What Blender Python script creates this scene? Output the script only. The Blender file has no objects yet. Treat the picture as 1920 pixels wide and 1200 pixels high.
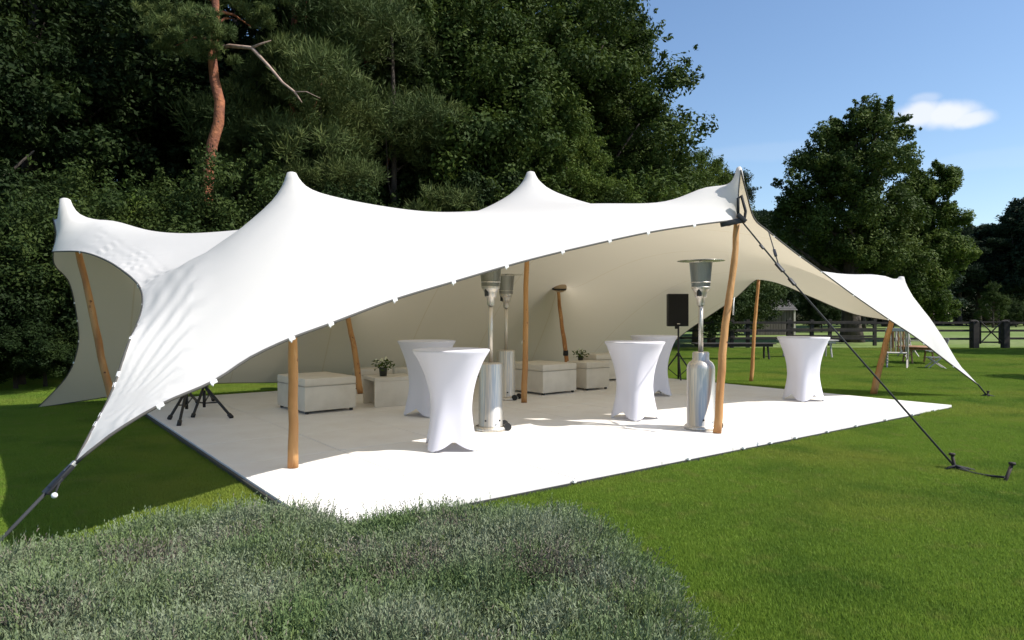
import bpy, bmesh, math, random
import numpy as np
from mathutils import Vector, Matrix
from mathutils.geometry import delaunay_2d_cdt
R = math.radians
random.seed(7)
S = bpy.context.scene
COL = S.collection

# ------------------------------------------------------------------ camera, sky, sun
H0, FPX, HOR = 1.55, 1280.0, 590.0           # eye height, focal length and horizon row in photo pixels
cam_d = bpy.data.cameras.new('camera'); cam = bpy.data.objects.new('camera', cam_d); COL.objects.link(cam)
cam.location = (0, 0, H0); cam.rotation_euler = (R(90), 0, 0)
cam_d.lens = 24; cam_d.sensor_width = 36; cam_d.shift_y = -10/1920
cam_d.clip_start = .05; cam_d.clip_end = 3000
S.camera = cam
SUN_E, SUN_AZ = R(48), R(104)                # azimuth clockwise from +Y
w = bpy.data.worlds.new('World'); S.world = w; w.use_nodes = True
nt = w.node_tree; nt.nodes.clear()
out = nt.nodes.new('ShaderNodeOutputWorld'); bg = nt.nodes.new('ShaderNodeBackground')
sky = nt.nodes.new('ShaderNodeTexSky'); sky.sky_type = 'NISHITA'; sky.sun_disc = False
sky.sun_elevation = SUN_E; sky.sun_rotation = SUN_AZ; sky.air_density = 1.0; sky.dust_density = .6; sky.ozone_density = 2.2
bg.inputs['Strength'].default_value = .124
# one small fair weather cloud and faint wisps, by direction
tc = nt.nodes.new('ShaderNodeTexCoord')
def wmath(op, a, b=None, c=None):
    n = nt.nodes.new('ShaderNodeMath'); n.operation = op
    for i, v in enumerate((a, b, c)):
        if v is None: continue
        if isinstance(v, (int, float)): n.inputs[i].default_value = v
        else: nt.links.new(v, n.inputs[i])
    return n.outputs[0]
sp = nt.nodes.new('ShaderNodeSeparateXYZ'); nt.links.new(tc.outputs['Generated'], sp.inputs[0])
ns = nt.nodes.new('ShaderNodeTexNoise'); ns.inputs['Scale'].default_value = 16; ns.inputs['Detail'].default_value = 7
nt.links.new(tc.outputs['Generated'], ns.inputs['Vector'])
az = wmath('ARCTAN2', sp.outputs[0], sp.outputs[1]); el = wmath('ARCSINE', sp.outputs[2])
def cloud(azc, elc, wa, we, k):
    a = wmath('MULTIPLY', wmath('SUBTRACT', az, azc), 1/wa); e = wmath('MULTIPLY', wmath('SUBTRACT', el, elc), 1/we)
    # flat base: stretch below the middle
    d = wmath('SQRT', wmath('ADD', wmath('MULTIPLY', a, a), wmath('MULTIPLY', e, e)))
    d = wmath('ADD', d, wmath('MULTIPLY', wmath('SUBTRACT', ns.outputs[0], .5), -1.5))
    mr = nt.nodes.new('ShaderNodeMapRange'); mr.interpolation_type = 'SMOOTHSTEP'
    nt.links.new(d, mr.inputs[0]); mr.inputs[1].default_value = 1.25; mr.inputs[2].default_value = .55
    mr.inputs[3].default_value = 0; mr.inputs[4].default_value = k
    return mr.outputs[0]
def dirpx(px, py):
    v = Vector((px-960, FPX, HOR-py)).normalized(); return math.atan2(v.x, v.y), math.asin(v.z)
m = None
for px, py, wa, we, k in [(1728, 214, .030, .019, .8), (1775, 216, .034, .020, .85), (1812, 225, .024, .012, .8), (1735, 185, .02, .008, .3), (1420, 285, .09, .012, .07), (1840, 300, .1, .012, .06)]:
    a_, e_ = dirpx(px, py); c = cloud(a_, e_, wa, we, k)
    m = c if m is None else wmath('MAXIMUM', m, c)
mx = nt.nodes.new('ShaderNodeMix'); mx.data_type = 'RGBA'
hs = nt.nodes.new('ShaderNodeHueSaturation'); hs.inputs['Saturation'].default_value = 1.06
nt.links.new(sky.outputs[0], hs.inputs['Color'])
nt.links.new(m, mx.inputs[0]); nt.links.new(hs.outputs[0], mx.inputs[6]); mx.inputs[7].default_value = (5.7, 5.8, 6.1, 1)
nt.links.new(mx.outputs[2], bg.inputs['Color']); nt.links.new(bg.outputs[0], out.inputs[0])
sl = bpy.data.lights.new('sun', 'SUN'); sl.energy = 4.6; sl.angle = R(.53); sl.color = (1, .955, .88)
so = bpy.data.objects.new('sun', sl); COL.objects.link(so)
sdir = Vector((math.sin(SUN_AZ)*math.cos(SUN_E), math.cos(SUN_AZ)*math.cos(SUN_E), math.sin(SUN_E)))
so.rotation_euler = sdir.to_track_quat('Z', 'Y').to_euler(); so.location = (20, -5, 25)
S.view_settings.view_transform = 'Standard'; S.view_settings.look = 'None'
S.view_settings.exposure = .5; S.view_settings.gamma = 1; S.view_settings.use_curve_mapping = False
S.render.engine = 'CYCLES'
S.cycles.max_bounces = 8; S.cycles.diffuse_bounces = 5; S.cycles.transmission_bounces = 6; S.cycles.transparent_max_bounces = 8

# ------------------------------------------------------------------ helpers
def P(px, py, Y):                            # a photo pixel at depth Y as a point in the place
    return Vector(((px-960)/FPX*Y, Y, H0+(HOR-py)/FPX*Y))
def G(px, py, z=0):                          # a photo pixel on the plane at height z
    Y = (H0-z)*FPX/(py-HOR); return Vector(((px-960)/FPX*Y, Y, z))
def tag(o, label=None, cat=None, group=None, kind=None):
    for k, v in (('label', label), ('category', cat), ('group', group), ('kind', kind)):
        if v: o[k] = v
    return o
def empty(name, loc=(0, 0, 0), rz=0, **k):
    o = bpy.data.objects.new(name, None); COL.objects.link(o); o.location = loc; o.rotation_euler = (0, 0, rz)
    o.empty_display_size = .2
    return tag(o, **k)
def link(name, me, mat=None, parent=None):
    o = bpy.data.objects.new(name, me); COL.objects.link(o)
    if mat and not me.materials: me.materials.append(mat)
    if parent: o.parent = parent
    return o
def obj(name, bm, mat, parent=None, smooth=None, loc=None):
    me = bpy.data.meshes.new(name)
    if smooth is not None:
        for f in bm.faces: f.smooth = True
        for e in bm.edges:
            if len(e.link_faces) == 2 and e.calc_face_angle(0) > R(smooth): e.smooth = False
    bm.normal_update(); bm.to_mesh(me); bm.free()
    o = link(name, me, mat, parent)
    if loc is not None: o.location = loc
    return o
def dup(o, parent=None):
    c = o.copy(); COL.objects.link(c); c.parent = parent
    for ch in KIDS(o): dup(ch, c)
    return c
def KIDS(o): return [x for x in bpy.data.objects if x.parent == o and x is not o]
def box(bm, c, s, rz=0, bev=0, rot=None):
    r = bmesh.ops.create_cube(bm, size=1)
    M = Matrix.Translation(c) @ (rot if rot else Matrix.Rotation(rz, 4, 'Z')) @ Matrix.Diagonal((*s, 1))
    bmesh.ops.transform(bm, matrix=M, verts=r['verts'])
    if bev:
        es = list({e for v in r['verts'] for e in v.link_edges})
        bmesh.ops.bevel(bm, geom=es, offset=bev, segments=2, affect='EDGES', profile=.6)
    return bm
def tube(bm, pts, rads, n=8, cap=True):
    pts = [Vector(p) for p in pts]
    if isinstance(rads, (int, float)): rads = [rads]*len(pts)
    rings = []; prev = None
    for i, p in enumerate(pts):
        t = (pts[min(i+1, len(pts)-1)]-pts[max(i-1, 0)]).normalized()
        a = prev if prev else (Vector((1, 0, 0)) if abs(t.x) < .9 else Vector((0, 1, 0)))
        u = (a - t*a.dot(t)).normalized(); prev = u; v = t.cross(u)
        rings.append([bm.verts.new(p+(u*math.cos(2*math.pi*k/n)+v*math.sin(2*math.pi*k/n))*rads[i]) for k in range(n)])
    for a, b in zip(rings, rings[1:]):
        for k in range(n): bm.faces.new((a[k], a[(k+1) % n], b[(k+1) % n], b[k]))
    if cap:
        bm.faces.new(rings[0][::-1]); bm.faces.new(rings[-1])
    return bm
def lathe(bm, prof, n=32, c=(0, 0, 0)):
    rings = []
    for r, z in prof:
        if r < 1e-5: rings.append([bm.verts.new((c[0], c[1], c[2]+z))])
        else: rings.append([bm.verts.new((c[0]+r*math.cos(2*math.pi*k/n), c[1]+r*math.sin(2*math.pi*k/n), c[2]+z)) for k in range(n)])
    for a, b in zip(rings, rings[1:]):
        for k in range(n):
            q = [a[k % len(a)], a[(k+1) % n % len(a)], b[(k+1) % n % len(b)], b[k % len(b)]]
            q2 = []
            for v in q:
                if v not in q2: q2.append(v)
            if len(q2) > 2: bm.faces.new(q2)
    return bm
def NB(): return bmesh.new()

# ------------------------------------------------------------------ materials
def mat(name, base=(.5, .5, .5), rough=.6, metal=0, noise=None, bump=None, trans=None, coat=0, spec=None, sheen=0, coords='Object', sub=None):
    """noise = (scale, colour2, lo, hi[, detail]) ; bump = (scale, strength, distance)"""
    M = bpy.data.materials.new(name); M.use_nodes = True; t = M.node_tree; b = t.nodes['Principled BSDF']; o = t.nodes['Material Output']
    b.inputs['Base Color'].default_value = (*base, 1); b.inputs['Roughness'].default_value = rough; b.inputs['Metallic'].default_value = metal
    if spec is not None: b.inputs['Specular IOR Level'].default_value = spec
    b.inputs['Coat Weight'].default_value = coat
    b.inputs['Sheen Weight'].default_value = sheen
    tcn = t.nodes.new('ShaderNodeTexCoord')
    col = None
    for nz in (noise if isinstance(noise, list) else [noise] if noise else []):
        n = t.nodes.new('ShaderNodeTexNoise'); n.inputs['Scale'].default_value = nz[0]; n.inputs['Detail'].default_value = nz[4] if len(nz) > 4 else 5
        src = tcn.outputs[coords]
        if len(nz) > 5:
            mp = t.nodes.new('ShaderNodeMapping'); mp.inputs['Scale'].default_value = nz[5]; t.links.new(src, mp.inputs[0]); src = mp.outputs[0]
        t.links.new(src, n.inputs['Vector'])
        mr = t.nodes.new('ShaderNodeMapRange'); mr.inputs[1].default_value = nz[2]; mr.inputs[2].default_value = nz[3]; t.links.new(n.outputs[0], mr.inputs[0])
        mx = t.nodes.new('ShaderNodeMix'); mx.data_type = 'RGBA'; t.links.new(mr.outputs[0], mx.inputs[0])
        if col: t.links.new(col, mx.inputs[6])
        else: mx.inputs[6].default_value = (*base, 1)
        mx.inputs[7].default_value = (*nz[1], 1); col = mx.outputs[2]
    if col: t.links.new(col, b.inputs['Base Color'])
    if bump:
        n = t.nodes.new('ShaderNodeTexNoise'); n.inputs['Scale'].default_value = bump[0]; n.inputs['Detail'].default_value = 6
        src = tcn.outputs[coords]
        if len(bump) > 3:
            mp = t.nodes.new('ShaderNodeMapping'); mp.inputs['Scale'].default_value = bump[3]; t.links.new(src, mp.inputs[0]); src = mp.outputs[0]
        t.links.new(src, n.inputs['Vector'])
        bp = t.nodes.new('ShaderNodeBump'); bp.inputs['Strength'].default_value = bump[1]; bp.inputs['Distance'].default_value = bump[2]
        t.links.new(n.outputs[0], bp.inputs['Height']); t.links.new(bp.outputs[0], b.inputs['Normal'])
    if trans:
        tr = t.nodes.new('ShaderNodeBsdfTranslucent'); tr.inputs[0].default_value = (*trans[1], 1)
        ms = t.nodes.new('ShaderNodeMixShader'); ms.inputs[0].default_value = trans[0]
        t.links.new(b.outputs[0], ms.inputs[1]); t.links.new(tr.outputs[0], ms.inputs[2]); t.links.new(ms.outputs[0], o.inputs[0])
    return M
def leaf_mat(name, c1, c2, c3, tr=.25, rough=.65, nscale=.7, spec=.12, patch=None):
    """leaf colour varies leaf by leaf and from bough to bough"""
    M = bpy.data.materials.new(name); M.use_nodes = True; t = M.node_tree; b = t.nodes['Principled BSDF']; o = t.nodes['Material Output']
    g = t.nodes.new('ShaderNodeNewGeometry'); tcn = t.nodes.new('ShaderNodeTexCoord')
    n = t.nodes.new('ShaderNodeTexNoise'); n.inputs['Scale'].default_value = nscale; n.inputs['Detail'].default_value = 3
    t.links.new(g.outputs['Position'], n.inputs['Vector'])
    mr = t.nodes.new('ShaderNodeMapRange'); mr.inputs[1].default_value = .35; mr.inputs[2].default_value = .65; t.links.new(n.outputs[0], mr.inputs[0])
    a = t.nodes.new('ShaderNodeMix'); a.data_type = 'RGBA'; a.inputs[6].default_value = (*c1, 1); a.inputs[7].default_value = (*c2, 1)
    t.links.new(g.outputs['Random Per Island'], a.inputs[0])
    c = t.nodes.new('ShaderNodeMix'); c.data_type = 'RGBA'; t.links.new(mr.outputs[0], c.inputs[0]); t.links.new(a.outputs[2], c.inputs[6]); c.inputs[7].default_value = (*c3, 1)
    if patch:
        for sc_, cc, lo, hi in patch:
            n2 = t.nodes.new('ShaderNodeTexNoise'); n2.inputs['Scale'].default_value = sc_; n2.inputs['Detail'].default_value = 5; t.links.new(g.outputs['Position'], n2.inputs['Vector'])
            m2 = t.nodes.new('ShaderNodeMapRange'); m2.inputs[1].default_value = lo; m2.inputs[2].default_value = hi; t.links.new(n2.outputs[0], m2.inputs[0])
            c_ = t.nodes.new('ShaderNodeMix'); c_.data_type = 'RGBA'; t.links.new(m2.outputs[0], c_.inputs[0]); t.links.new(c.outputs[2], c_.inputs[6]); c_.inputs[7].default_value = (*cc, 1); c = c_
    t.links.new(c.outputs[2], b.inputs['Base Color']); b.inputs['Roughness'].default_value = rough; b.inputs['Specular IOR Level'].default_value = spec
    tl = t.nodes.new('ShaderNodeBsdfTranslucent'); t.links.new(c.outputs[2], tl.inputs[0])
    ms = t.nodes.new('ShaderNodeMixShader'); ms.inputs[0].default_value = tr
    t.links.new(b.outputs[0], ms.inputs[1]); t.links.new(tl.outputs[0], ms.inputs[2]); t.links.new(ms.outputs[0], o.inputs[0])
    return M
M = {}
M['lawn'] = mat('lawn', (.065, .118, .018), .85, noise=[(.55, (.085, .125, .02), .42, .7, 4), (1.7, (.05, .10, .015), .5, .72, 5), (38, (.04, .075, .012), .5, .75, 3)], bump=(60, .6, .03), spec=.2)
M['paddock'] = mat('paddock', (.14, .20, .05), .9, noise=[(.12, (.19, .23, .09), .4, .65), (3, (.08, .12, .03), .5, .7)], spec=.1)
M['soil'] = mat('soil', (.03, .022, .015), .95, noise=(9, (.06, .05, .03), .4, .6), bump=(20, .8, .03))
M['deck'] = mat('deck', (.80, .775, .74), .5, noise=[(2.2, (.74, .70, .655), .4, .75), (30, (.7, .66, .6), .6, .8)], bump=(35, .12, .004))
M['deck_edge'] = mat('deck_edge', (.03, .03, .03), .6)
M['pole'] = mat('pole_wood', (.48, .25, .092), .55, noise=[(3.5, (.34, .15, .05), .45, .62, 4, (1, 1, .35)), (22, (.55, .32, .14), .55, .75, 4, (1, 1, .12)), (9, (.10, .04, .018), .66, .72)], bump=(16, .5, .02, (1, 1, .3)), spec=.35)
M['black'] = mat('black_plastic', (.012, .012, .013), .5)
M['strap'] = mat('black_strap', (.015, .015, .015), .8)
M['rope'] = mat('dark_rope', (.03, .032, .03), .85)
M['rust'] = mat('iron_stake', (.02, .018, .016), .75, metal=.2, noise=(20, (.04, .025, .018), .4, .6))
M['alu'] = mat('polished_hood', (.85, .83, .78), .22, metal=1)
M['steel'] = mat('brushed_steel', (.68, .62, .53), .5, metal=1, noise=(60, (.5, .49, .47), .4, .6, 2, (1, 1, .04)), bump=(90, .05, .002, (1, 1, .03)))
M['mesh_steel'] = mat('burner_mesh', (.36, .345, .32), .45, metal=.9)
M['white_cloth'] = mat('white_stretch_cloth', (.66, .65, .72), .75, bump=(120, .05, .002), sheen=.2, trans=(.1, (.8, .8, .85)))
M['vinyl'] = mat('cream_vinyl', (.66, .61, .53), .42, noise=(5, (.6, .55, .47), .4, .7), bump=(45, .1, .003))
M['vinyl_dark'] = mat('dark_gap', (.07, .055, .04), .8)
M['seam'] = mat('seam_piping', (.45, .41, .35), .6)
M['speaker'] = mat('speaker_cloth', (.008, .008, .009), .85, bump=(200, .3, .002))
M['fence'] = mat('dark_fence', (.022, .018, .015), .85, noise=(6, (.045, .036, .028), .4, .7))
M['teak'] = mat('teak', (.36, .19, .09), .6, noise=(12, (.25, .13, .06), .4, .65, 4, (1, 1, .2)))
M['whitewood'] = mat('weathered_white', (.50, .46, .41), .6, noise=(14, (.45, .4, .35), .5, .7))
M['shed'] = mat('shed_boards', (.10, .085, .075), .8, noise=(4, (.14, .12, .11), .4, .65, 4, (1, 1, .2)))
M['shed_roof'] = mat('shed_roof', (.13, .12, .115), .7, noise=(5, (.09, .085, .08), .4, .65))
M['pot'] = mat('dark_pot', (.02, .025, .02), .3)
M['tag'] = mat('white_plastic', (.8, .8, .78), .4)
M['hem'] = mat('hem_webbing', (.085, .08, .07), .8)
M['barkR'] = mat('pine_bark', (.34, .125, .055), .85, noise=[(4, (.17, .06, .035), .42, .6, 5, (1, 1, .5)), (10, (.05, .03, .025), .62, .7)], bump=(12, 1, .04))
M['bark'] = mat('bark', (.085, .065, .05), .9, noise=(6, (.04, .03, .025), .4, .6, 5, (1, 1, .3)), bump=(10, 1, .04))
M['deadwood'] = mat('dead_branch', (.42, .30, .24), .8, noise=(10, (.25, .16, .12), .4, .7))
M['lf_oak'] = leaf_mat('oak_leaf', (.040, .070, .012), (.088, .118, .022), (.030, .053, .012))
M['lf_bush'] = leaf_mat('bush_leaf', (.031, .054, .012), (.066, .09, .02), (.024, .043, .011))
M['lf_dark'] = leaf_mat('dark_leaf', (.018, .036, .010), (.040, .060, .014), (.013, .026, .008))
M['lf_pine'] = leaf_mat('pine_needle', (.066, .096, .027), (.115, .132, .038), (.042, .066, .022), tr=.15, nscale=.5)
M['lf_lawn'] = leaf_mat('lawn_tree_leaf', (.055, .09, .016), (.115, .15, .03), (.038, .064, .014))
M['lf_light'] = leaf_mat('light_leaf', (.065, .11, .016), (.13, .165, .03), (.045, .078, .014), tr=.3)
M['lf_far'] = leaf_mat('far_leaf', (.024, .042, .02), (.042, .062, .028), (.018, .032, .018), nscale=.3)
M['lav'] = leaf_mat('lavender_leaf', (.19, .225, .135), (.29, .315, .215), (.135, .195, .075), tr=.15, rough=.8, nscale=2.2)
M['lav2'] = leaf_mat('lavender_old', (.20, .18, .14), (.28, .26, .20), (.15, .13, .10), tr=.1, rough=.8, nscale=3)
M['lav3'] = leaf_mat('lavender_green', (.14, .20, .06), (.22, .27, .10), (.15, .20, .08), tr=.2, rough=.8, nscale=3)
M['blade'] = leaf_mat('grass_blade', (.17, .275, .034), (.25, .345, .05), (.19, .29, .04), tr=.42, nscale=1.1, spec=.15, patch=[(.42, (.27, .315, .055), .49, .68), (.8, (.12, .21, .03), .50, .70), (5, (.24, .29, .06), .55, .72)])

def tent_material():
    m = bpy.data.materials.new('stretch_fabric'); m.use_nodes = True; t = m.node_tree; b = t.nodes['Principled BSDF']; o = t.nodes['Material Output']
    tcn = t.nodes.new('ShaderNodeTexCoord')
    mp = t.nodes.new('ShaderNodeMapping'); mp.inputs['Rotation'].default_value = (0, 0, R(-37)); t.links.new(tcn.outputs['Object'], mp.inputs[0])
    wv = t.nodes.new('ShaderNodeSeparateXYZ'); t.links.new(mp.outputs[0], wv.inputs[0])
    md = t.nodes.new('ShaderNodeMath'); md.operation = 'PINGPONG'; md.inputs[1].default_value = .9; t.links.new(wv.outputs[0], md.inputs[0])
    lt = t.nodes.new('ShaderNodeMath'); lt.operation = 'LESS_THAN'; lt.inputs[1].default_value = .012; t.links.new(md.outputs[0], lt.inputs[0])
    nz = t.nodes.new('ShaderNodeTexNoise'); nz.inputs['Scale'].default_value = 1.1; nz.inputs['Detail'].default_value = 4; t.links.new(tcn.outputs['Object'], nz.inputs['Vector'])
    c0 = t.nodes.new('ShaderNodeMix'); c0.data_type = 'RGBA'; c0.inputs[6].default_value = (.68, .662, .635, 1); c0.inputs[7].default_value = (.64, .62, .59, 1); t.links.new(nz.outputs[0], c0.inputs[0])
    c1 = t.nodes.new('ShaderNodeMix'); c1.data_type = 'RGBA'; t.links.new(lt.outputs[0], c1.inputs[0]); t.links.new(c0.outputs[2], c1.inputs[6]); c1.inputs[7].default_value = (.60, .55, .45, 1)
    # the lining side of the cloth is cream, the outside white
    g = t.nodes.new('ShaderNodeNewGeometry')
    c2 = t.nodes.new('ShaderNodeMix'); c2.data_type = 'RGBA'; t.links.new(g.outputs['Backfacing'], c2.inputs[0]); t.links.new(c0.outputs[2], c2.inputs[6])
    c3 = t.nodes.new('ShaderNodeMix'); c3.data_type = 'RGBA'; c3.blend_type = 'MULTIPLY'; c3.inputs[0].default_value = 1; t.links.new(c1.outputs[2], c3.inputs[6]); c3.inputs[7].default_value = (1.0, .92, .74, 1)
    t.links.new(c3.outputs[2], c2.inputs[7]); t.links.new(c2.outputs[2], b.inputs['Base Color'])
    b.inputs['Roughness'].default_value = .6; b.inputs['Specular IOR Level'].default_value = .25
    n2 = t.nodes.new('ShaderNodeTexNoise'); n2.inputs['Scale'].default_value = 3; n2.inputs['Detail'].default_value = 5; t.links.new(tcn.outputs['Object'], n2.inputs['Vector'])
    bp = t.nodes.new('ShaderNodeBump'); bp.inputs['Strength'].default_value = .12; bp.inputs['Distance'].default_value = .03; t.links.new(n2.outputs[0], bp.inputs['Height']); t.links.new(bp.outputs[0], b.inputs['Normal'])
    tl = t.nodes.new('ShaderNodeBsdfTranslucent'); tl.inputs[0].default_value = (.92, .82, .62, 1)
    ms = t.nodes.new('ShaderNodeMixShader'); ms.inputs[0].default_value = .20
    t.links.new(b.outputs[0], ms.inputs[1]); t.links.new(tl.outputs[0], ms.inputs[2]); t.links.new(ms.outputs[0], o.inputs[0])
    return m
M['tent'] = tent_material()

# ------------------------------------------------------------------ ground
bm = NB()
vs = [bm.verts.new(p) for p in ((-400, -60, 0), (400, -60, 0), (400, 31, 0), (-400, 31, 0))]; bm.faces.new(vs)
tag(obj('lawn', bm, M['lawn']), kind='structure')
bm = NB()
vs = [bm.verts.new(p) for p in ((-900, 31, 0), (900, 31, 0), (900, 900, 0), (-900, 900, 0))]; bm.faces.new(vs)
tag(obj('paddock', bm, M['paddock']), kind='structure')

# ------------------------------------------------------------------ white floor of panels
U = Vector((8.556, 6.45, 0)).normalized(); V = Vector((-U.y, U.x, 0)); N0 = Vector((-1.331, 4.758, 0))
LU, LV = 10.71, 8.75
floor = empty('floor', (0, 0, 0)); tag(floor, kind='structure')
nu, nv = 9, 7; pu, pv = LU/nu, LV/nv
bm = NB(); box(bm, (0, 0, 0), (pu-.007, pv-.007, .045), bev=.004)
pm = None
for i in range(nu):
    for j in range(nv):
        if pm is None: pm = obj('panel', bm, M['deck'], floor); o = pm
        else: o = pm.copy(); COL.objects.link(o)
        c = N0+U*(pu*(i+.5))+V*(pv*(j+.5))
        o.location = (c.x, c.y, .0455+random.uniform(-.0012, .0012)); o.rotation_euler = (random.uniform(-.0008, .0008), random.uniform(-.0008, .0008), math.atan2(U.y, U.x))
bm = NB(); c = N0+U*LU/2+V*LV/2
box(bm, (c.x, c.y, .012), (LU-.02, LV-.02, .022), rz=math.atan2(U.y, U.x))
obj('underlay', bm, M['deck_edge'], floor)
for nm, a_, b_ in (('edge_trim', N0-U*.018-V*.02, N0-U*.018+V*(LV+.02)), ('edge_trim', N0-V*.006, N0-V*.006+U*LU)):
    bm = NB(); c = (a_+b_)/2; d_ = b_-a_; th_ = .05 if abs(d_.normalized().dot(V)) > .5 else .03; box(bm, (c.x, c.y, th_/2+.001), (d_.length, .022, th_), rz=math.atan2(d_.y, d_.x)); obj(nm, bm, M['deck_edge'], floor)
for t in (.22, .37, .46, .51, .56, .63, .7, .78, .86, .93):
    bm = NB(); p = N0+U*LU*t-V*.02; box(bm, (p.x, p.y, .045), (.035, .03, .025), rz=math.atan2(U.y, U.x), bev=.005)
    obj('edge_clip', bm, M['tag'], floor)
FZ = .068

# ------------------------------------------------------------------ tent canopy
def cr(pts, step):                           # Catmull-Rom through points, resampled
    res = []
    for i in range(len(pts)-1):
        p0 = pts[max(i-1, 0)]; p1 = pts[i]; p2 = pts[i+1]; p3 = pts[min(i+2, len(pts)-1)]
        n = max(2, int((p2-p1).length/step))
        for k in range(n):
            t = k/n
            res.append(.5*((2*p1)+(p2-p0)*t+(2*p0-5*p1+4*p2-p3)*t*t+(3*p1-p0-3*p2+p3)*t*t*t))
    res.append(pts[-1].copy()); return res
TIP_L = P(140, 868, 4.2); HOOK3 = P(1384, 411, 8.94); TOP3 = P(1389, 318, 9.0); TIP_R = P(1833, 720, 12.7)
BR = Vector((3.7, 19.8, .02)); BL = P(70, 764, 11.2); E6 = P(98, 471, 10.0); BUMP = P(100, 408, 10.28)
segs = {
 'front': [TIP_L, P(205, 815, 4.3), P(300, 757, 4.5), P(400, 713, 4.75), P(470, 668, 4.95), P(547, 632, 5.15), P(620, 605, 5.4), P(740, 560, 5.9), P(850, 527, 6.4), P(985, 488, 7.05), P(1100, 460, 7.6), P(1215, 435, 8.15), P(1310, 420, 8.6), HOOK3],
 'fold': [HOOK3, P(1385, 360, 8.965), TOP3],
 'right': [TOP3, P(1400, 362, 9.1), P(1414, 408, 9.3), P(1440, 432, 9.55), P(1490, 472, 10.0), P(1540, 508, 10.55), P(1600, 552, 11.3), P(1665, 597, 12.0), P(1720, 634, 12.4), P(1780, 680, 12.62), TIP_R],
 'rback': [TIP_R, P(1800, 686, 12.9), P(1750, 640, 13.3), P(1690, 606, 13.6), P(1600, 588, 14.1), P(1520, 556, 14.8), P(1468, 534, 15.35), P(1422, 523, 15.75), P(1374, 562, 16.9), P(1290, 619, 18.2), P(1235, 665, 19.0), BR],
 'hem': [BR, Vector((2.2, 18.8, .03)), Vector((0, 17.2, .06)), Vector((-2.5, 15.4, .10)), Vector((-4.6, 13.9, .18)), Vector((-5.9, 12.9, .24)), Vector((-7.0, 11.9, .13)), BL],
 'left2': [BL, P(125, 705, 11.25), P(146, 650, 11.2), P(145, 600, 11.05), P(130, 530, 10.75), P(101, 492, 10.45), P(104, 440, 10.35), BUMP],
 'left1': [BUMP, P(106, 440, 10.12), E6],
 'left0': [E6, P(150, 471, 9.4), P(195, 485, 8.5), P(235, 510, 7.45), P(262, 537, 6.4), P(268, 570, 5.8), P(257, 608, 5.35), P(240, 645, 5.0), P(208, 738, 4.7), P(170, 810, 4.4), TIP_L]}
bpts = []; seg_rng = {}
for k in ('front', 'fold', 'right', 'rback', 'hem', 'left2', 'left1', 'left0'):
    c = cr(segs[k], .035 if k in ('fold', 'left1', 'left2') else .085); seg_rng[k] = (len(bpts), len(bpts)+len(c)-1); bpts += c[:-1]
NBP = len(bpts)
peaks = [(P(122, 371, 10.2), .07), (P(547, 322, 6.91), .06), (P(995, 321, 12.0), .085), (P(1388, 312, 9.07), .05), (P(1690, 518, 13.1), .06), (P(645, 545, 13.6), .16), (P(1046, 531, 16.3), .2), (P(1422, 521, 15.72), .05)]
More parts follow.
